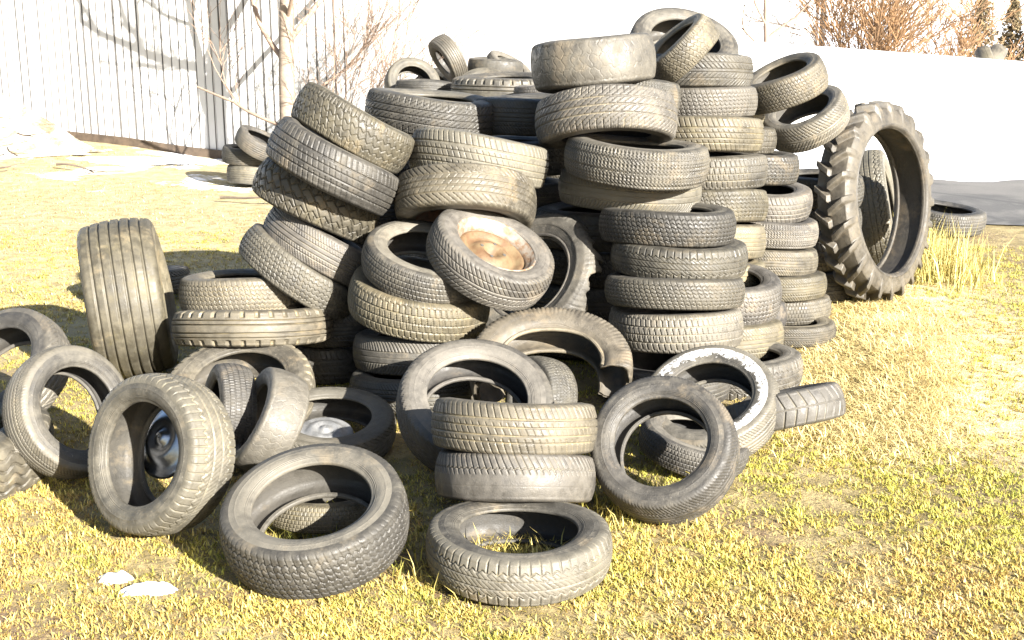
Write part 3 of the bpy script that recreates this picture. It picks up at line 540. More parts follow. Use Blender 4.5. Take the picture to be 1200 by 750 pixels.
# the cut carcass: a closed section swept round part of a circle
def cut_carcass(row):
    tid, name, label, pat, tint, c, a, R, W = row
    F = frame_of(a); root = tag(empty('cut_tyre', Vector((c[0], c[1], 0))), label, 'tyre', 'old car tyres dumped in the heap'); root.rotation_euler = F.to_euler()
    off = F.transposed() @ (Vector(c) - root.location)
    rb = R * .60; H = R - .04 - rb
    out = [(.0, R), (.2 * W, R - .001), (.38 * W, R - .006), (.45 * W, R - .016), (.485 * W, R - .036), (.5 * W, R - .06), (.49 * W, rb + .5 * H), (.46 * W, rb + .25 * H), (.42 * W, rb + .02), (.40 * W, rb + .004), (.35 * W, rb)]
    inn = [(.34 * W, rb + .012), (.42 * W, rb + .3 * H), (.445 * W, rb + .6 * H), (.42 * W, R - .05), (.34 * W, R - .032), (0, R - .022)]
    half = out + inn; n = len(half)
    loop = half + [(-y, r) for y, r in inn[-2::-1]] + [(-y, r) for y, r in out[::-1][:-1]]
    P = np.array(loop); NUc = 300; th = np.linspace(R_(-6), R_(196), NUc)
    tick = gr(per(th * R, .021), .010)
    rad = P[None, :, 1] + 0 * th[:, None]
    sh = (np.abs(P[:, 0]) > .37 * W) & (P[:, 1] > R - .04)
    rad = rad - .008 * tick[:, None] * sh[None, :]
    y = P[None, :, 0] * (1 + .25 * sstep(.86, 1, 1 - np.abs(th - th[0])[:, None] / 3.6)) + 0 * rad
    rad = rad + .012 * np.sin(th * 3)[:, None]
    v = np.stack([rad * np.cos(th)[:, None], rad * np.sin(th)[:, None], y], -1).reshape(-1, 3)
    m = len(P); i = np.arange(NUc - 1)[:, None]; j = np.arange(m)[None, :]; j2 = (j + 1) % m
    q = np.stack([i * m + j, (i + 1) * m + j, (i + 1) * m + j2, i * m + j2], -1).reshape(-1, 4)
    # end caps: outer and inner section lines joined
    no, ni = len(out), len(inn); caps = []
    for e in (0, NUc - 1):
        for s in range(no - 1):
            k1 = n - 1 - min(ni - 1, round(s * (ni - 1) / (no - 1))); k2 = n - 1 - min(ni - 1, round((s + 1) * (ni - 1) / (no - 1)))
            tris = [[s, s + 1, k1]] + ([[s + 1, k2, k1]] if k1 != k2 else [])
            for tq in tris:
                caps.append([e * m + z for z in tq]); caps.append([e * m + ((m - z) % m) for z in tq])
    me = mesh_np('carcass', v, q, caps, M_SIDE); o = link('carcass_band', me, root); o.matrix_local = Matrix.Translation(off); o.color = jitter_color(tint)
    bead = Soup()
    for s in (-1, 1):
        tb = th[4:-4]; spread = 1 + .25 * sstep(.86, 1, 1 - np.abs(tb - th[0]) / 3.6)
        bead.tube(np.stack([(rb + .006 + .012 * np.sin(tb * 3)) * np.cos(tb), (rb + .006 + .012 * np.sin(tb * 3)) * np.sin(tb), s * .385 * W * spread], -1), np.full(len(tb), .009), 8)
    o = link('bead_ring', bead.mesh('bead', M_SIDE, True), root); o.matrix_local = Matrix.Translation(off); o.color = jitter_color(tint)
def torn_tyre(row):
    tid, name, label, pat, tint, c, a, R, W = row
    F = frame_of(a); root = tag(empty('torn_tyre', Vector((c[0], c[1], max(0, c[2] - R)))), label, 'tyre', 'old car tyres dumped in the heap'); root.rotation_euler = F.to_euler()
    off = F.transposed() @ (Vector(c) - root.location)
    rb = R * .64; NUt = 400; th = np.arange(NUt) * 2 * PI / NUt
    prof = np.array([(.36 * W, rb), (.41 * W, rb + .012), (.46 * W, rb + .045), (.485 * W, R - .07), (.47 * W, R - .03), (.40 * W, R - .008), (.30 * W, R), (.1 * W, R + .002), (-.2 * W, R), (-.4 * W, R - .006)])
    jag = np.abs(tri(th * 9 / (2 * PI) + .6 * vnoise(th * 2, th * 0, 5))) * .5 + .5 * vnoise(th * 14, th * 0, 9)
    stop = 5.2 + 2.6 * jag
    tt = np.linspace(0, 1, 40)[None, :] * stop[:, None]
    y = np.interp(tt.ravel(), np.arange(len(prof)), prof[:, 0]).reshape(tt.shape); r = np.interp(tt.ravel(), np.arange(len(prof)), prof[:, 1]).reshape(tt.shape)
    D = gr(per((th * R)[:, None] + .4 * y, .028), .007) * sstep(4.0, 4.6, tt)
    r1 = r - .005 * D; r1 = r1 + .02 * sstep(5.2, 7, tt) * (jag[:, None] - .5)
    lay = lambda rr, yy: np.stack([rr * np.cos(th)[:, None], rr * np.sin(th)[:, None], yy], -1)
    v = np.concatenate([lay(r1, y), lay(r1 - .014, y - .008)[:, ::-1]], 1); m = v.shape[1]
    i = np.arange(NUt)[:, None]; j = np.arange(m)[None, :]; j2 = (j + 1) % m; i2 = (i + 1) % NUt
    q = np.stack([i * m + j, i2 * m + j, i2 * m + j2, i * m + j2], -1).reshape(-1, 4)[:, ::-1]
    o = link('sidewall', mesh_np('torn', v, q, None, M_SIDE), root); o.matrix_local = Matrix.Translation(off); o.color = jitter_color(tint)
    bd = Soup(); thc = np.append(th, th[0]); bd.tube(np.stack([(rb + .004) * np.cos(thc), (rb + .004) * np.sin(thc), .365 * W + 0 * thc], -1), np.full(NUt + 1, .010), 8)
    o = link('bead_ring', bd.mesh('bead', M_SIDE, True), root); o.matrix_local = Matrix.Translation(off); o.color = jitter_color(tint)
for row in TYRES:
    if row[0] == 'C19': cut_carcass(row)
    if row[0] == 'M9': torn_tyre(row)

# hubcaps lying inside tyres
def hubcap(name, label, c, a, r, mat):
    k = r / .17
    o = link(name, lathe([(0, .172 * k), (.010 * k, .171 * k), (.016 * k, .158 * k), (.010 * k, .142 * k), (.020 * k, .120 * k), (.040 * k, .095 * k), (.046 * k, .07 * k), (.032 * k, .055 * k), (.036 * k, .036 * k), (.050 * k, .026 * k), (.054 * k, .012 * k), (.055 * k, .0005)], 96, mat, name))
    o.location = c; o.rotation_euler = frame_of(a).to_euler(); m = o.modifiers.new('thick', 'SOLIDIFY'); m.thickness = .003
    return tag(o, label, 'hubcap', 'hubcaps left among the tyres')
hubcap('hubcap', 'shiny chrome hubcap lying inside the upright tyre at left', (-1.20, 4.10, .265), (-.5, -.72, .45), .14, M_CHROME)
hubcap('hubcap', 'dull silver hubcap in the hole of the slanted pale tyre', (-.74, 4.66, .09), (.1, -.25, .95), .11, M_ALU)


# ---------------------------------------------------------------- ground
def hgt(x, y):
    b = (vnoise(x * 1.3 + 40, y * 1.3 + 40, 3) - .5) * .016 + (vnoise(x * 5 + 9, y * 5, 4) - .5) * .010
    rise = .16 * sstep(3.0, 6.0, -x) * sstep(11, 15.5, y)
    flat = 1 - sstep(9.3, 10.0, y) * sstep(2.3, 3.0, x)
    bank = .05 * np.exp(-((x - 1.66 - .30 * (y - 5)) / .24) ** 2) * sstep(4.7, 5.4, y) * (1 - sstep(6.5, 7.1, y)) * (.6 + .8 * vnoise(x * 3, y * 3, 77))
    return (b * flat - .006) + rise * flat + bank
near = np.arange(-9, 9.01, .07); g1 = 9 * 1.22 ** np.arange(1, 22)
xs = np.concatenate([-g1[::-1], near, g1]); nearY = np.arange(0, 19.01, .07); g2 = 1.22 ** np.arange(1, 20) * 3
ysv = np.concatenate([-g2[::-1], nearY, 19 + g2 * 2])
GX, GY = np.meshgrid(xs, ysv, indexing='ij')
gv = np.stack([GX, GY, hgt(GX, GY)], -1)
tag(link('ground', mesh_np('ground', gv, gridfaces(len(xs), len(ysv), False), None, M_GROUND)), 'thawing yellow green lawn under the tyre heap', None, None, 'structure')
def sheet(name, pts, z, mat, label):
    me = bpy.data.meshes.new(name); me.from_pydata([(x, y, z) for x, y in pts], [], [list(range(len(pts)))]); me.materials.append(mat)
    return tag(link(name, me), label, None, None, 'structure')
edge = [(2.6 + i * 1.2, 10.25 - .05 * i + .12 * math.sin(i * 2.1)) for i in range(12)]
edge2 = [(16.2 - i * .7, 12.9 + .02 * i + .10 * math.sin(i * 1.7) + .06 * math.sin(i * 4.1)) for i in range(20)]
edge2 = [(16.2 - i * .14, 12.95 + .02 * i / 5 + .16 * math.sin(i * .37) + .09 * math.sin(i * .9 + 1) + random.uniform(-.07, .07)) for i in range(98)]
sheet('asphalt_road', edge + edge2, .006, M_ASPHALT, 'strip of bare grey asphalt between lawn and snow')
snow_edge = [(x, y - .05) for x, y in edge2[::-1]]
sx = np.concatenate([np.linspace(2.6, 20, 100), 20 * 1.16 ** np.arange(1, 21)]); sy = np.linspace(0, 1, 40)
SX, SY = np.meshgrid(sx, sy, indexing='ij')
e0 = np.interp(sx, [p[0] for p in snow_edge], [p[1] - .02 for p in snow_edge])
YY = e0[:, None] + (420 - e0[:, None]) * SY ** 4.
ZZ = .008 + .05 * sstep(0, .5, YY - e0[:, None]) + .03 * (vnoise(SX * .8, YY * .8, 12) - .5) * sstep(0, 1.5, YY - e0[:, None])
tag(link('snow_field', mesh_np('snow_field', np.stack([SX, YY, ZZ], -1), gridfaces(120, 40, False), None, M_SNOW)), 'white snow covering the yard beyond the asphalt', None, None, 'structure')
def mound(name, cx, cy, rx, ry, h, label, cat, seed, group=None, kind=None, mat=None, n=48, zb=None):
    u = np.linspace(0, 1, 20); t = np.arange(n) * 2 * PI / n
    rimn = .65 + .4 * vnoise(np.cos(t) * 2 + 5, np.sin(t) * 2 + 5, seed) + .6 * (vnoise(np.cos(t) * 4 + 50, np.sin(t) * 4 + 50, seed) - .3) + .4 * (vnoise(np.cos(t) * 11 + 50, np.sin(t) * 11 + 50, seed + 2) - .4)
    r = u[None, :] * rimn[:, None]; x = rx * r * np.cos(t)[:, None]; y = ry * r * np.sin(t)[:, None]
    z = h * (1 - u[None, :] ** 2) ** 1.3 * (.6 + .8 * vnoise(x / rx * 3 + 9, y / ry * 3 + 9, seed + 1)) - .02 * u[None, :] ** 6
    o = link(name, mesh_np(name, np.stack([x, y, z], -1), gridfaces(n, 20), None, mat or M_SNOW)); o.location = (cx, cy, zb if zb is not None else float(hgt(np.array([cx]), np.array([cy]))[0]))
    return tag(o, label, cat, group, kind)
mound('snow_patch', -1.235, 3.56, .062, .042, .026, 'smaller left snow patch melting on the front lawn', 'snow', 41, 'snow patches on the front lawn')
mound('snow_patch', -1.115, 3.47, .082, .047, .028, 'larger right snow patch melting on the front lawn', 'snow', 43, 'snow patches on the front lawn')
mound('snow_bank', -7.2, 14.9, 1.75, 1.0, .72, 'white bank of old snow in front of the fence at left', 'snow', 47, None, 'structure', M_BANK)
mound('snow_patch', -2.34, 5.02, .22, .2, .12, 'lump of bluish snow behind the tyre at the left edge', 'snow', 53)
mound('snow_patch', 3.75, 10.75, .22, .08, .04, 'thin strip of snow left on the asphalt', 'snow', 59)
mound('snow_patch', -4.6, 14.4, .9, .22, .05, 'flat snow remnant below the fence board', 'snow', 61)


# ---------------------------------------------------------------- grass
footprints = [(r[5][0], r[5][1], r[7]) for r in TYRES]
def blades(name, label, n, sample, hlen, width, palette, lie=.35, seed=1, green=0.):
    r = np.random.default_rng(seed); x, y = sample(r, n); n = len(x); z = hgt(x, y)
    az = r.random(n) * 2 * PI; L = hlen[0] + (hlen[1] - hlen[0]) * r.random(n) ** 1.5; w = width * (.6 + .8 * r.random(n)); lean = np.clip(r.normal(lie, .25, n), 0, 1.45)
    d = np.stack([np.cos(az), np.sin(az)], -1); s = np.stack([-d[:, 1], d[:, 0]], -1)
    b = np.stack([x, y, z - .004], -1); m = b.copy(); tp = b.copy()
    m[:, :2] += d * (L * .5 * np.sin(lean * .7))[:, None]; m[:, 2] += L * .55 * np.cos(lean * .7)
    tp[:, :2] += d * (L * np.sin(lean))[:, None]; tp[:, 2] += np.maximum(L * np.cos(lean), .01)
    S3 = np.concatenate([s, np.zeros((n, 1))], 1) * (w / 2)[:, None]
    V = np.stack([b - S3, b + S3, m + S3 * .8, m - S3 * .8, tp], 1).reshape(-1, 3); o = np.arange(n)[:, None] * 5
    P = np.array(palette); k = vnoise(x * 1.6 + 3, y * 1.6 + 8, seed + 5) * .40 + vnoise(x * 14 + 3, y * 14 + 8, seed + 6) * .6 + r.random(n) * .45 - .2
    k = np.clip(k, 0, .999) * (len(P) - 1); k0 = k.astype(int); f = (k - k0)[:, None]; c = P[k0] * (1 - f) + P[k0 + 1] * f
    c = c * (.50 + .95 * r.random((n, 1)))
    moss = (sstep(.46, .66, vnoise(x * .9 + 70, y * .9 + 5, 91) * .7 + vnoise(x * 3.3, y * 3.3 + 5, 92) * .3) * green)[:, None]
    c = c * np.array([[1.04, 1., .80]]); c = c * (1 - moss * np.array([[.17, .05, .30]]))
    o_ = link(name, mesh_np(name, V, o + np.array([[0, 1, 2, 3]]), o + np.array([[3, 2, 4]]), M_GRASS, True, None, np.repeat(c, 5, 0)))
    return tag(o_, label, None, None, 'stuff')
def in_view(x, y, m=.06): return (np.abs(x) < (y * .97 + .4) * (.414 + m))
def lawn(r, n):
    y = 2.6 + 7.4 * r.random(n) ** 1.7; x = (r.random(n) * 2 - 1) * (y * .48 + .3)
    keep = ((vnoise(x * 2.3 + 11, y * 2.3, 21) * .5 + vnoise(x * 9, y * 9 + 4, 22) * .5) > .08 + .36 * r.random(n)) & ~((x > 2.3) & (y > 9.3))
    return x[keep], y[keep]
blades('short_grass', 'short mossy turf of the lawn between its tufts', 170000, lawn, (.005, .016), .0036, [(.13, .12, .03), (.26, .22, .06), (.38, .30, .10), (.26, .165, .08), (.42, .33, .15)], 1.0, 3, 1.)
def tufts(r, n):
    y = 2.6 + 7.4 * r.random(n) ** 1.7; x = (r.random(n) * 2 - 1) * (y * .48 + .3)
    d = vnoise(x * 1.9 + 31, y * 1.9, 61) * .5 + vnoise(x * 6 + 3, y * 6, 62) * .5
    k = (d > .12 + .46 * r.random(n)) & ~((x > 2.3) & (y > 9.3)); x, y = x[k], y[k]; m = 10
    x = np.repeat(x, m) + r.normal(0, .011, len(x) * m); y = np.repeat(y, m) + r.normal(0, .011, len(y) * m); return x, y
blades('grass', 'yellow green grass tufts of the lawn', 54000, tufts, (.012, .034), .0040, [(.12, .135, .03), (.27, .255, .055), (.46, .385, .11), (.58, .47, .20), (.40, .34, .085), (.30, .185, .08), (.50, .37, .15), (.62, .53, .30)], .85, 13, 1.)
def back(r, n):
    y = 7 + 8.5 * r.random(n) ** 1.3; x = (r.random(n) * 2 - 1) * (y * .48 + .3); k = (x < .4) & (vnoise(x * 1.5, y * 1.5, 31) > .35) & (y < 15.2 - .47 * (x + 3.8) - .1)
    return x[k], y[k]
blades('dry_grass', 'bleached dry grass on the lawn toward the fence', 60000, back, (.015, .05), .006, [(.38, .33, .17), (.46, .41, .26), (.34, .28, .11), (.22, .18, .06)], 1.0, 8)
def strawz(r, n):
    t = r.random(n); x = 1.42 + .85 * t + r.normal(0, .21, n) * (1 - .4 * t); y = 4.9 + 2.3 * t + r.normal(0, .2, n); k = (x > 1.0 - .0 * y) & in_view(x, y); return x[k], y[k]
blades('straw', 'pale flattened straw along the right foot of the heap', 60000, strawz, (.03, .11), .0036, [(.66, .56, .36), (.58, .48, .27), (.42, .33, .16)], 1.35, 12)
def tuftz(r, n):
    x = 2.85 + r.normal(0, .16, n); y = 8.3 + r.normal(0, .25, n); return x, y
blades('tall_grass', 'tuft of tall dry grass beside the tractor tyre', 1500, tuftz, (.10, .42), .006, [(.38, .36, .12), (.55, .47, .24), (.3, .29, .09)], .45, 15)
def insidez(r, n):
    x = np.concatenate([.0 + r.normal(0, .13, n // 3), -.62 + r.normal(0, .14, n // 3), .46 + r.normal(0, .1, n // 3)]); y = np.concatenate([3.6 + r.normal(0, .1, n // 3), 3.75 + r.normal(0, .12, n // 3), 4.12 + r.normal(0, .1, n // 3)]); return x, y
blades('green_grass', 'brighter grass growing up through tyre holes', 1800, insidez, (.04, .12), .0045, [(.12, .15, .03), (.30, .27, .08), (.5, .42, .2)], .7, 17)

# ---------------------------------------------------------------- fence, wall, shed
FX0, FY0, FS = -3.8, 15.3, -.47
def fence_pt(x): return FY0 + FS * (x - FX0)
def build_fence():
    x0, x1 = -13.0, 2.25; ang = math.atan(FS); L = (x1 - x0) / math.cos(ang)
    root = tag(empty('metal_fence', (x0, fence_pt(x0), 0)), 'tall white sheet metal fence with thin dark seams and brown bottom board', 'fence'); root.rotation_euler = (0, 0, ang)
    s = np.arange(0, L, .012); pitch = .125; ph = (s / pitch) % 1
    dz = np.where(ph < .10, .020, 0) ; top, bot = 3.1, .09
    # narrow recess between boards
    off = .022 * (1 - sstep(.0, .03, np.minimum(ph, 1 - ph) - .035)) * (s < (-1.9 - x0) / math.cos(ang)) + .004 * np.sin(s * 3.1)
    zz = np.linspace(bot, top, 8); g = hgt(x0 + s * math.cos(ang), fence_pt(x0 + s * math.cos(ang)))
    v = np.stack([np.repeat(s[:, None], 8, 1), np.repeat(off[:, None], 8, 1), zz[None, :] + np.clip(g, 0, 1)[:, None]], -1)
    link('fence_cladding', mesh_np('cladding', v, gridfaces(len(s), 8, False), None, M_FENCE, False), root)
    b = Soup(); st = np.arange(0, L, .5)
    for i in range(len(st) - 1):
        gx = x0 + st[i] * math.cos(ang); z = max(0, float(hgt(np.array([gx]), np.array([fence_pt(gx)]))[0]))
        gx2 = x0 + st[i + 1] * math.cos(ang); z2 = max(0, float(hgt(np.array([gx2]), np.array([fence_pt(gx2)]))[0]))
        a, e = st[i], st[i + 1] - .001
        b.add([(a, -.045, z - .05), (e, -.045, z2 - .05), (e, 0, z2 - .05), (a, 0, z - .05), (a, -.045, z + .10), (e, -.045, z2 + .10), (e, 0, z2 + .10), (a, 0, z + .10)], [[0,3,2,1],[4,5,6,7],[0,1,5,4],[1,2,6,5],[2,3,7,6],[3,0,4,7]])
    link('bottom_board', b.mesh('board', M_BOARD), root)
    b = Soup()
    for t in np.arange(.3, L, 1.0): b.box((t, .03, 0), (t + .07, .10, 3.0))
    for z in (.5, 1.6, 2.7): b.box((0, .025, z), (L, .032, z + .08))
    link('back_frame', b.mesh('frame', M_BOARD), root)
    b = Soup()
    for t in np.arange(0, (-1.9 - x0) / math.cos(ang), pitch): t += random.uniform(-.012, .012); hw = random.uniform(.0018, .0055); b.box((t - hw, -.004, bot + .0 + max(0, float(hgt(np.array([x0 + t * math.cos(ang)]), np.array([fence_pt(x0 + t * math.cos(ang))]))[0]))), (t + hw, .03, top - .01))
    link('seam_strips', b.mesh('seams', M_SEAM), root)
build_fence()
def low_wall():
    p0, p1 = Vector((2.9, 17.2, 0)), Vector((9.5, 14.6, 0)); d = (p1 - p0); L = d.length
    root = tag(empty('panel_wall', p0), 'long low white wall with faint panel joints beyond the snow', 'wall'); root.rotation_euler = (0, 0, math.atan2(d.y, d.x))
    n = 8
    for i in range(n):
        a, e = i * L / n, (i + 1) * L / n - .012; za, ze = 1.39 - .46 * i / n, 1.39 - .46 * (i + 1) / n
        m = Soup(); m.add([(a, 0, -.05), (e, 0, -.05), (e, .12, -.05), (a, .12, -.05), (a, 0, za), (e, 0, ze), (e, .12, ze), (a, .12, za)], [[0,3,2,1],[4,5,6,7],[0,1,5,4],[1,2,6,5],[2,3,7,6],[3,0,4,7]])
        link('wall_panel', m.mesh('wall_panel', M_WALL), root)
low_wall()
def shed():
    root = tag(empty('pale_shed', (2.6, 24, 0)), 'pale clad building with a dark corner pipe behind the low white wall', 'shed')
    s = np.arange(0, 3.2, .02); ph = (s / .18) % 1; off = .012 * ph
    zz = np.linspace(0, 3.4, 60); zo = .014 * ((zz / .17) % 1)
    v = np.stack([np.repeat(s[:, None], 60, 1), np.repeat(-zo[None, :], len(s), 0), np.repeat(zz[None, :], len(s), 0)], -1)
    link('wall_cladding', mesh_np('shed_front', v, gridfaces(len(s), 60, False), None, M_SHED, False), root)
    b = Soup(); b.box((.0, .02, 0), (3.18, 4, 3.4)); link('wall_core', b.mesh('core', M_SHED), root)
    b = Soup(); b.add([(-.3, -.4, 3.35), (3.5, -.4, 3.35), (3.5, 2, 4.6), (-.3, 2, 4.6), (3.5, 4.4, 3.35), (-.3, 4.4, 3.35)], [[0, 1, 2, 3], [3, 2, 4, 5]]); link('roof', b.mesh('roof', M_BOARD), root)
    b = Soup(); b.tube([(3.24, -.08, 0), (3.24, -.08, 3.4)], [.055, .055], 10); link('corner_pipe', b.mesh('pipe', M_POLE, True), root)
shed()

# ---------------------------------------------------------------- trees
def grow(S, p, d, L, r, depth, rnd, spread=.55, up=.15, kids=(2, 4), n=5, minr=.002, keep=None):
    k = 5; pts = [np.array(p)]; dd = np.array(d, float)
    for i in range(k):
        dd = dd + np.array([rnd.gauss(0, .14), rnd.gauss(0, .14), rnd.gauss(0, .08) + up * .25]); dd /= np.linalg.norm(dd); pts.append(pts[-1] + dd * L / k)
    rad = np.linspace(r, r * (.55 if depth else .3), k + 1); S.tube(pts, np.maximum(rad, minr), n if r > .012 else 4 if r > .005 else 3)
    if depth == 0: return
    for c in range(rnd.randint(*kids)):
        t = rnd.uniform(.3, 1); i = min(k - 1, int(t * k)); q = pts[i] + (pts[i + 1] - pts[i]) * (t * k - i)
        a = rnd.uniform(0, 2 * PI); side = np.array([math.cos(a), math.sin(a), rnd.uniform(-.1, .5)])
        nd = (pts[i + 1] - pts[i]) / np.linalg.norm(pts[i + 1] - pts[i]) + side * rnd.uniform(.5, 1) * spread * 1.6; nd /= np.linalg.norm(nd)
        grow(S, q, nd, L * rnd.uniform(.5, .8), max(r * rnd.uniform(.4, .62), minr), depth - 1, rnd, spread, up, kids, n, minr)
def bare_tree(name, label, loc, h, r, seed, trunkm, twigm, limbs, depth=3, group=None, cat='tree', minr=.003):
    rnd = random.Random(seed); root = tag(empty(name, loc), label, cat, group)
    T = Soup(); C = Soup(); n = 9
    pts = [np.array([.03 * math.sin(i * .9 + seed), .03 * math.cos(i * 1.3), h * i / n - .05]) for i in range(n + 1)]
    T.tube(pts, np.linspace(r * 1.15, r * .5, n + 1), 10)
    for z, az, el, L, rr in limbs:
        i = min(n - 1, int(z / h * n)); q = pts[i] + (pts[i + 1] - pts[i]) * (z / h * n - i)
        d = np.array([math.cos(az) * math.cos(el), math.sin(az) * math.cos(el), math.sin(el)])
        grow(C, q, d, L, rr, depth, rnd, .5, .25, (3, 5), 6, minr)
    link('trunk', T.mesh('trunk', trunkm, True), root); link('crown', C.mesh('crown', twigm, True), root)
bare_tree('bare_tree', 'pale trunked bare tree standing before the white fence', (-2.44, 13.75, 0), 5.2, .085, 4, M_BARK, M_TWIG,
    [(1.25, 2.6, .75, 1.5, .035), (.75, .3, .5, 1.0, .02), (1.45, .5, .8, 1.6, .035), (1.9, 3.3, .7, 1.6, .04), (2.2, 1.0, .9, 1.6, .035), (.55, 2.9, .35, 1.3, .022), (1.7, -1.2, .8, 1.2, .025), (2.7, 4, .8, 1.5, .03), (3.2, 0, .8, 1.4, .03)], 3)
def shrub(name, label, loc, stems, h, seed, mat, r=.012, spread=.5, depth=2, aim=(0, 0), minr=.0025, group=None, cat='shrub', kids=(4, 7)):
    rnd = random.Random(seed); root = tag(empty(name, loc), label, cat, group); S = Soup(); C = Soup()
    for i in range(stems):
        a = rnd.uniform(0, 2 * PI); d = np.array([math.cos(a) * spread * rnd.random() + aim[0], math.sin(a) * spread * rnd.random() + aim[1], 1]); d /= np.linalg.norm(d)
        L = h * rnd.uniform(.6, 1); p = np.array([rnd.gauss(0, .08), rnd.gauss(0, .08), -.05])
        q = [p]
        for j in range(6): d = d + np.array([rnd.gauss(0, .07), rnd.gauss(0, .07), -.03]); d /= np.linalg.norm(d); q.append(q[-1] + d * L / 6)
        S.tube(q, np.maximum(np.linspace(r, r * .35, 7), minr), 5)
        for k in range(rnd.randint(*kids)):
            j = rnd.randint(1, 5); nd = (q[j + 1] - q[j]); nd /= np.linalg.norm(nd); nd = nd + np.array([rnd.gauss(0, .4), rnd.gauss(0, .4), rnd.gauss(.1, .3)]); nd /= np.linalg.norm(nd)
            grow(C, q[j], nd, L * rnd.uniform(.25, .45), max(r * .4, minr), depth - 1, rnd, .5, .05, (2, 4), 4, minr)
    link('stems', S.mesh('stems', mat, True), root); link('twigs', C.mesh('twigs', mat, True), root)
shrub('bare_shrub', 'bare shrub of pale pink twigs right of the bare tree', (-1.95, 13.6, 0), 5, 2.5, 5, M_TWIG, .009, .4, 3, (.15, 0), .0028, 'bare shrubs along the fence')
shrub('bare_shrub', 'bare shrub with long twigs arching over the far heap', (-1.45, 13.1, 0), 6, 2.5, 9, M_TWIG, .009, .45, 3, (.35, -.1), .0026, 'bare shrubs along the fence')
shrub('brown_bush', 'dense orange brown bare bush rising behind the low wall', (6.2, 22.3, 0), 22, 3.2, 21, M_TWIGB, .018, .8, 3, (.1, 0), .006, 'brown bushes behind the wall', 'bush', (6, 9))
shrub('brown_bush', 'sparser brown bare bush between dense bush and spruce trees', (7.9, 22.8, 0), 9, 2.0, 25, M_TWIGB, .014, .6, 3, (.15, 0), .006, 'brown bushes behind the wall', 'bush', (5, 8))
shrub('brown_bush', 'low brown bare bush under the spruce trees', (9.6, 24.5, 0), 14, 1.25, 27, M_TWIGB, .016, .7, 2, (0, 0), .006, 'brown bushes behind the wall', 'bush', (5, 8))
bare_tree('bare_tree', 'thin bare tree in front of the pale shed', (4.2, 21, 0), 3.6, .05, 31, M_TWIG, M_TWIG, [(1.2, 2.8, .6, 1.3, .02), (1.4, .2, .6, 1.4, .02), (1.8, 1.5, .7, 1.2, .02), (1.6, 4.2, .6, 1.2, .02), (2.2, 3.4, .8, 1.3, .02)], 3, None, 'tree', .005)
def spruce(label, loc, h, w, seed):
    rnd = random.Random(seed); root = tag(empty('spruce_tree', loc), label, 'tree', 'spruce trees beyond the wall'); T = Soup(); T.tube([(0, 0, 0), (0, 0, h * .6), (.01, 0, h)], [.07, .04, .008], 7); link('trunk', T.mesh('trunk', M_STICK, True), root)
    C = Soup()
    z = .12 * h
    while z < h * .99:
        R = w * (1 - z / h) ** .85 * rnd.uniform(.75, 1.1) + .02
        for k in range(18):
            a = rnd.uniform(0, 2 * PI); L = R * rnd.uniform(.6, 1.15); tip = np.array([math.cos(a) * L, math.sin(a) * L, z - L * rnd.uniform(.1, .4)]); b0 = np.array([0, 0, z])
            for m in range(9):
                t = rnd.uniform(.2, 1.); q = b0 + (tip - b0) * t; n1 = np.array([rnd.gauss(0, 1), rnd.gauss(0, 1), rnd.gauss(-.4, .6)]); n1 *= rnd.uniform(.04, .10) / np.linalg.norm(n1); n2 = np.array([rnd.gauss(0, 1), rnd.gauss(0, 1), rnd.gauss(0, 1)]) * .018
                C.add([q - n2, q + n2, q + n1], None, [[0, 1, 2]])
        z += h * .028
    link('crown', C.mesh('crown', M_SPRUCE), root)
spruce('taller spruce above the two grey tyres behind the wall', (11.05, 30, 0), 2.35, 1.05, 3)
spruce('narrower spruce right of the taller spruce', (12.0, 30.5, 0), 2.2, .85, 4)
spruce('short spruce at the right edge of the photo', (12.4, 30, 0), 1.6, .8, 6)

# dead sticks by the fence
# two big tyres leaning behind the wall
tyre('farm_tyre', 'left of the two grey tyres showing above the far wall', 'worn', 'p', (6.66, 17.1, .66), (.84, -.30, .46), .72, .22, 'old farm implement tyres')
tyre('farm_tyre', 'right of the two grey tyres showing above the far wall', 'worn', 'p', (6.50, 17.7, .66), (-.85, .30, .45), .72, .24, 'old farm implement tyres')
def stick(label, loc, az, L, r, seed, el=.06):
    rnd = random.Random(seed); S = Soup(); grow(S, (0, 0, .02), (math.cos(az), math.sin(az), el), L, r, 1, rnd, .4, 0, (1, 3), 6, .004)
    o = link('fallen_stick', S.mesh('fallen_stick', M_STICK, True)); o.location = loc; tag(o, label, 'stick', 'dead sticks lying near the fence')
stick('long dark stick lying at the foot of the snow bank', (-5.0, 13.6, .10), -.5, .55, .014, 2)
stick('short dark stick poking from the snow bank', (-5.55, 14.0, .40), -1.1, .35, .012, 3)
stick('thin stick half buried on top of the snow bank', (-6.3, 14.2, .55), .2, .5, .012, 5)
stick('pale stalk lying on the dry lawn by the small pile of three', (-2.75, 11.6, .02), -.4, .7, .013, 7)
stick('dark bent stick low on the front of the snow bank', (-6.0, 13.7, .22), .5, .45, .013, 11)
stick('stub of a stick at the left edge of the photo on the snow bank', (-6.55, 13.9, .36), -.3, .4, .014, 13)
stick('short stick lying on the lawn just below the snow bank', (-5.7, 13.2, .08), .15, .35, .012, 17)


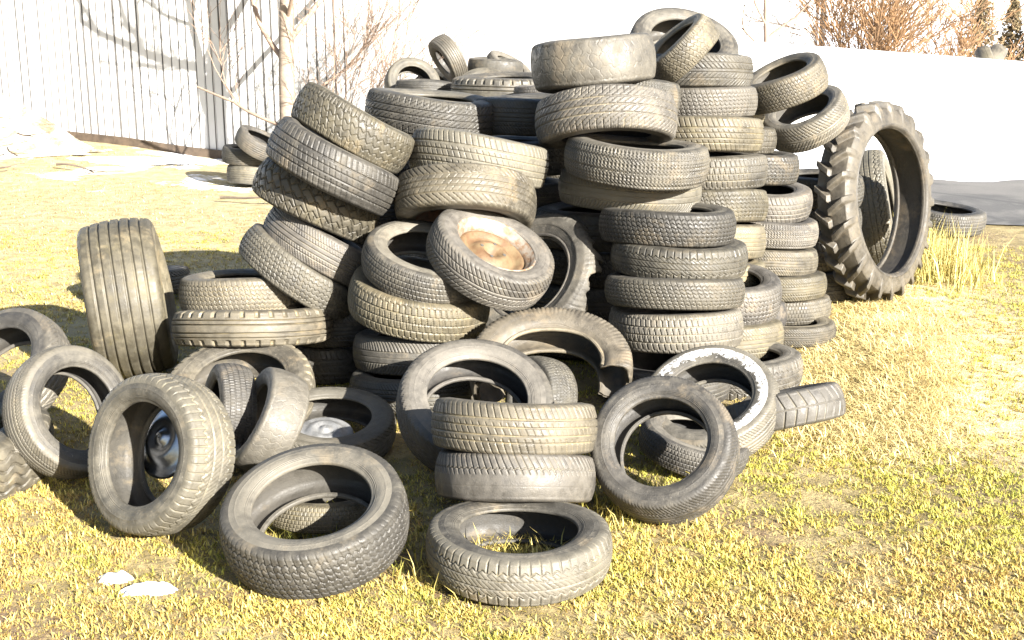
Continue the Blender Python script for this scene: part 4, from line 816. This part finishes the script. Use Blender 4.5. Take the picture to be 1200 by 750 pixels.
# added sunlit white shapes that whiten the sky low over the horizon
def sky_reflectors():
    S = Soup(); r = random.Random(3); th = np.linspace(0, PI, 13); ph_ = np.arange(20) * 2 * PI / 20
    for i in range(60):
        a = R_(-62 + 124 * i / 59); D = r.uniform(990, 1010); rx = r.uniform(170, 200); rz = r.uniform(110, 150)
        T, P = np.meshgrid(ph_, th, indexing='ij'); k = .97 + .06 * vnoise(np.cos(T) * 2 + 9 + i, P * 2 + 3, 80 + i % 7)
        v = np.stack([math.sin(a) * D + rx * k * np.sin(P) * np.cos(T), math.cos(a) * D + rx * k * np.sin(P) * np.sin(T), 30 + rz * k * np.cos(P)], -1)
        S.add(v, gridfaces(20, 13))
    tag(link('sky_reflector', S.mesh('sky_reflector', simple('reflector_white', (.9, .9, .9), 1., 0, .03, .01, 0.), True)), 'added white sunlit shapes that brighten the sky low over the horizon', None, None, 'structure')
sky_reflectors()
# ---------------------------------------------------------------- light, camera
AZ, EL = R_(38), R_(23)
to_sun = Vector((math.sin(AZ) * math.cos(EL), -math.cos(AZ) * math.cos(EL), math.sin(EL)))
w = bpy.data.worlds.new('World'); scene.world = w; w.use_nodes = True; nt = w.node_tree
sky = nt.nodes.new('ShaderNodeTexSky'); sky.sky_type = 'NISHITA'; sky.sun_disc = False; sky.sun_elevation = EL; sky.sun_rotation = math.atan2(to_sun.x, to_sun.y)
sky.air_density = 1.; sky.dust_density = 1.5; sky.ozone_density = 1.
nt.links.new(sky.outputs[0], nt.nodes['Background'].inputs[0]); nt.nodes['Background'].inputs[1].default_value = .05
sun = bpy.data.objects.new('sun', bpy.data.lights.new('sun', 'SUN')); COL.objects.link(sun); sun.data.energy = 5.; sun.data.angle = R_(.5); sun.data.color = (1, .95, .87)
sun.rotation_euler = to_sun.to_track_quat('Z', 'Y').to_euler(); sun.location = to_sun * 30
cam = bpy.data.objects.new('camera', bpy.data.cameras.new('camera')); COL.objects.link(cam); scene.camera = cam
cam.location = (0, 0, 1.7); cam.rotation_euler = (R_(90 - 13.8), 0, 0); cam.data.sensor_width = 36; cam.data.lens = 36 * 1450 / 1200; cam.data.clip_end = 2000; cam.data.clip_start = .05
vs = scene.view_settings; vs.view_transform = 'Standard'; vs.look = 'None'; vs.exposure = 2.45; vs.gamma = 1; vs.use_curve_mapping = False
scene.cycles.use_denoising = True; scene.cycles.max_bounces = 6; scene.cycles.diffuse_bounces = 2
